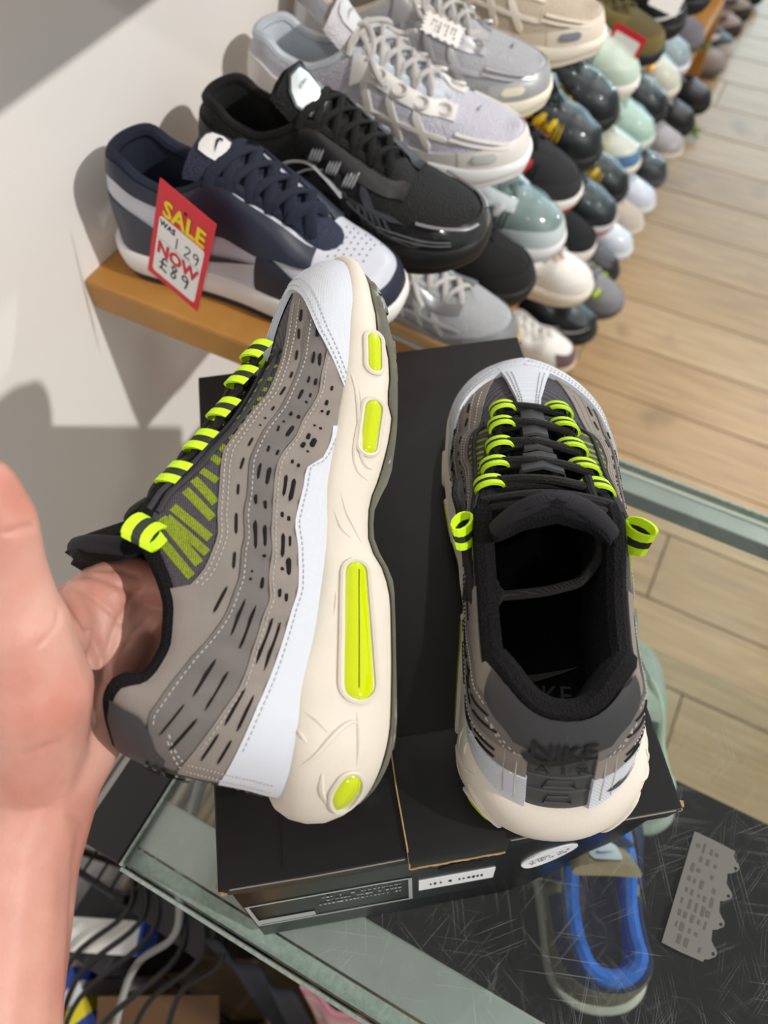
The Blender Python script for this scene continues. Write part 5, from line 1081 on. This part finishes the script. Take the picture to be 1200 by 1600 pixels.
marks('print', 5, (.003, -.071, .024, -.004), lambda x, y: (x, y, .0005), mat('tag_ghost', '50504b', .7), t5, 8, (.0026, .0024), 9)
MZ = MATZ - .001
blue_toe = (.075, .262)
def pose2(heel, toe, z): return pose(heel, toe, z)
trainer('royal blue lined shoe inside the glass counter on the black shelf', pose((.178, .048), (.078, .262), MZ), court(dict(base=C('8d8068', 'suede'), mid=C('cfcac0', 'rubber'), toe_guard=C('24305a', 'suede'), counter=C('867a64', 'suede'), eyestay=C('1f2a4a'), lining=C('2a70d8', 'knit'), tongue=C('a08c6c'), collar=C('1d2c58', 'suede'), lace=C('2a3350', 'cord')), L=.238, wid=1.12, h=.075, insole=C('51465a', 'knit'), label_m=C('dde2ea'), label_logo=True, txt_m=C('2c58b8', 'rubber'), hi=True, pad=.007))
trainer('pale mint shoe inside the glass counter half hidden by the shoe box', pose((.166, .205), (.084, .385), MZ), court(dict(base=C('97a297'), mid=C('949f94', 'rubber'), toe_guard=C('939e93'), counter=C('939e93'), eyestay=C('909b90')), L=.2, wid=.88, h=.052, toe=.046, tongue_h=.054, over=[], insole=C('a3b4a2'), lining=C('a9baa8'), rows=0, lace=None))
# ------------------------------------------------------------------ clutter under the left end of the counter
def bent(path, r, name, label, cat, m, par=None, n=6):
    p = np.array(path, float); q = np.linspace(0, len(p) - 1, len(p) * 6); P = np.stack([np.interp(q, range(len(p)), p[:, i]) for i in range(3)], 1)
    for _ in range(8): P[1:-1] = (P[:-2] + 2 * P[1:-1] + P[2:]) / 4
    b = MB(); b.tube(P, r, n=n); o = mk(name, b, m, par)
    if not par: tag(o, label, cat)
    return o
steel = mat('black_wire', '17171a', .4, metal=.4); cab = mat('cable_black', '121214', .5); cabg = mat('cable_grey', '8f8f8c', .5)
rk = thing('wire_rack', 'black wire rack standing between the counter and the wall', 'rack', (-.392, .16, 0))
for i, (a, b) in enumerate((((-.09, -.25, .0), (-.09, -.25, .62)), ((.09, -.25, .0), (.09, -.25, .62)), ((-.09, .25, .0), (-.09, .25, .62)), ((.09, .25, .0), (.09, .25, .62)))):
    b_ = MB(); b_.tube([a, b], .006, n=8); mk('post', b_, steel, rk)
for z in (.12, .60):
    for a, b in (((-.09, -.25), (.09, -.25)), ((-.09, .25), (.09, .25)), ((-.09, -.25), (-.09, .25)), ((.09, -.25), (.09, .25))):
        b_ = MB(); b_.tube([(a[0], a[1], z), (b[0], b[1], z)], .004, n=6); mk('rail', b_, steel, rk)
    for k in range(8):
        x = -.070 + .02 * k; b_ = MB(); b_.tube([(x, -.25, z + .003), (x, .25, z + .003)], .0018, n=5); mk('wire', b_, steel, rk)
Z = lambda h: CZ - h
card_m = mat('brown_card', '5c422a', .8, noise=(20, .4, '4e3822')); 
t6 = thing('cardboard_box', 'open brown cardboard box under the counter end', 'box', (-.190, -.288, 0), rotz=math.radians(28))
mk('carton', MB().box((0, 0, .20), (.16, .16, .40), bev=.002), card_m, t6, smooth=False)
mk('flap', MB().box((-.08, 0, .40), (.09, .156, .003), Matrix.Rotation(math.radians(28), 3, 'Y')), card_m, t6, smooth=False)
mk('flap', MB().box((.0, .09, .405), (.156, .09, .003), Matrix.Rotation(math.radians(24), 3, 'X')), card_m, t6, smooth=False)
t7 = thing('carton', 'small white carton with blue sides among the cables', 'box', (-.318, -.136, .4785), rotz=math.radians(24))
mk('sleeve', MB().box((0, 0, .035), (.086, .036, .07), bev=.001), mat('carton_white', 'd9d6d2', .6), t7, smooth=False)
mk('blue_end', MB().box((.0445, 0, .035), (.004, .037, .07)), mat('carton_blue', '1f4aa0', .5), t7, smooth=False)
mk('blue_end', MB().box((-.0445, 0, .035), (.004, .037, .07)), mat('carton_blue', '1f4aa0', .5), t7, smooth=False)
tag(mk('shelf_block', MB().box((-.352, -.142, .24), (.08, .08, .475), bev=.004), mat('block_dark', '232326', .6), smooth=False), 'dark plinth under the white carton', 'plinth')
t8 = thing('black_case', 'plain black box behind the white carton under the counter', 'box', (-.243, -.058, 0), rotz=math.radians(-3))
mk('case', MB().box((0, 0, .295), (.105, .075, .59), bev=.003), mat('case_black', '131315', .55), t8, smooth=False)
mk('lid_rim', MB().box((0, 0, .592), (.108, .078, .012), bev=.002), mat('case_black2', '1b1b1e', .5), t8, smooth=False)
t9 = thing('tape_bag', 'blue and yellow striped packet at the lower left below the hand', 'packet', (-.375, -.285, 0), rotz=math.radians(64))
for i, (y, c) in enumerate(((-.03, '1d3f92'), (-.01, 'd6c81e'), (.012, 'cfd0d4'), (.032, '1d3f92'))): mk('stripe', MB().box((0, y, .195), (.14, .0215, .39), bev=.004), mat('packet_' + c, c, .45), t9)
# folded dark denim and a pink-white carrier bag hanging over the front of the box
def drape(name, label, cat, x0, x1, y, z0, z1, m, folds, amp):
    b = MB(); xs = np.linspace(x0, x1, 46); zs = np.linspace(z1, z0, 18); G = []
    for i, z in enumerate(zs):
        f = i / 17; G.append([(x + .01 * f, y + amp * (.35 + .65 * f) * math.sin((x - x0) / (x1 - x0) * folds * 6.283 + .8 * math.sin(f * 3)) - .10 * f, z - .012 * abs(math.sin((x - x0) / (x1 - x0) * 3))) for x in xs])
    b.grid(np.array(G)); o = mk(name, b, m); s = o.modifiers.new('t', 'SOLIDIFY'); s.thickness = .003; return tag(o, label, cat)
drape('denim_cloth', 'dark denim garment hanging in folds under the counter front', 'cloth', -.180, -.075, -.074, .004, .68, mat('denim', '2b313c', .9, noise=(60, .5, '1d222b')), 2.2, .012)
drape('carrier_bag', 'white and pink plastic bag under the counter front edge', 'bag', -.070, .06, -.060, .004, .72, mat('bag_white', 'e3dbe0', .35, noise=(7, 1.0, 'd9778f')), 2.6, .010)
random.seed(9)
for i in range(7):
    x0 = -.31 + .02 * i; a = random.uniform(-.03, .03)
    bent([(-.215, .05 + .03 * i, .976), (x0, .01 + a, .74), (x0 - .03 + a, -.03, .62 + a), (x0 + .03, -.09, .60), (x0 - .02, -.16 + a, .585 - a), (x0 + a, -.24, .56)], .0032 if i != 3 else .0042, 'cable', ['black cable looping over the white carton', 'black cable nearest the wall in the tangle', 'black cable sagging over the rack wires', 'thicker grey cable running down to the lower left', 'black cable crossing the denim side of the tangle', 'black cable lying across the brown box', 'black cable nearest the counter corner'][i], 'cable', cabg if i == 3 else cab)
# sprigs of green by the shelf end
leaf = mat('leaf_green', '6f8a3a', .6)
for (x, y, z, lb) in ((-.185, 2.70, .013, 'small green sprig on the floor beside the lowest shelf'), (-.25, 2.62, .33, 'small dark green sprig near the foot of the end panel')):
    s = thing('plant_sprig', lb, 'plant', (x, y, z)); random.seed(int(y * 100))
    for k in range(16):
        a = random.random() * 6.283; l = random.uniform(.03, .06); e = random.uniform(.4, 1.2); d = np.array([math.cos(a) * math.cos(e), math.sin(a) * math.cos(e), math.sin(e)]); sd = np.array([-math.sin(a), math.cos(a), 0]) * .005
        mb = MB(); f = np.linspace(0, 1, 5); P = d[None] * (l * f)[:, None] - np.array([0, 0, 1])[None] * (.015 * f ** 2)[:, None]; w = np.sin(np.pi * np.clip(f, .05, .97))[:, None] * sd[None]; mb.grid(np.stack([P - w, P + w + np.array([0, 0, .0004])], 1)); mk('leaf', mb, leaf, s)
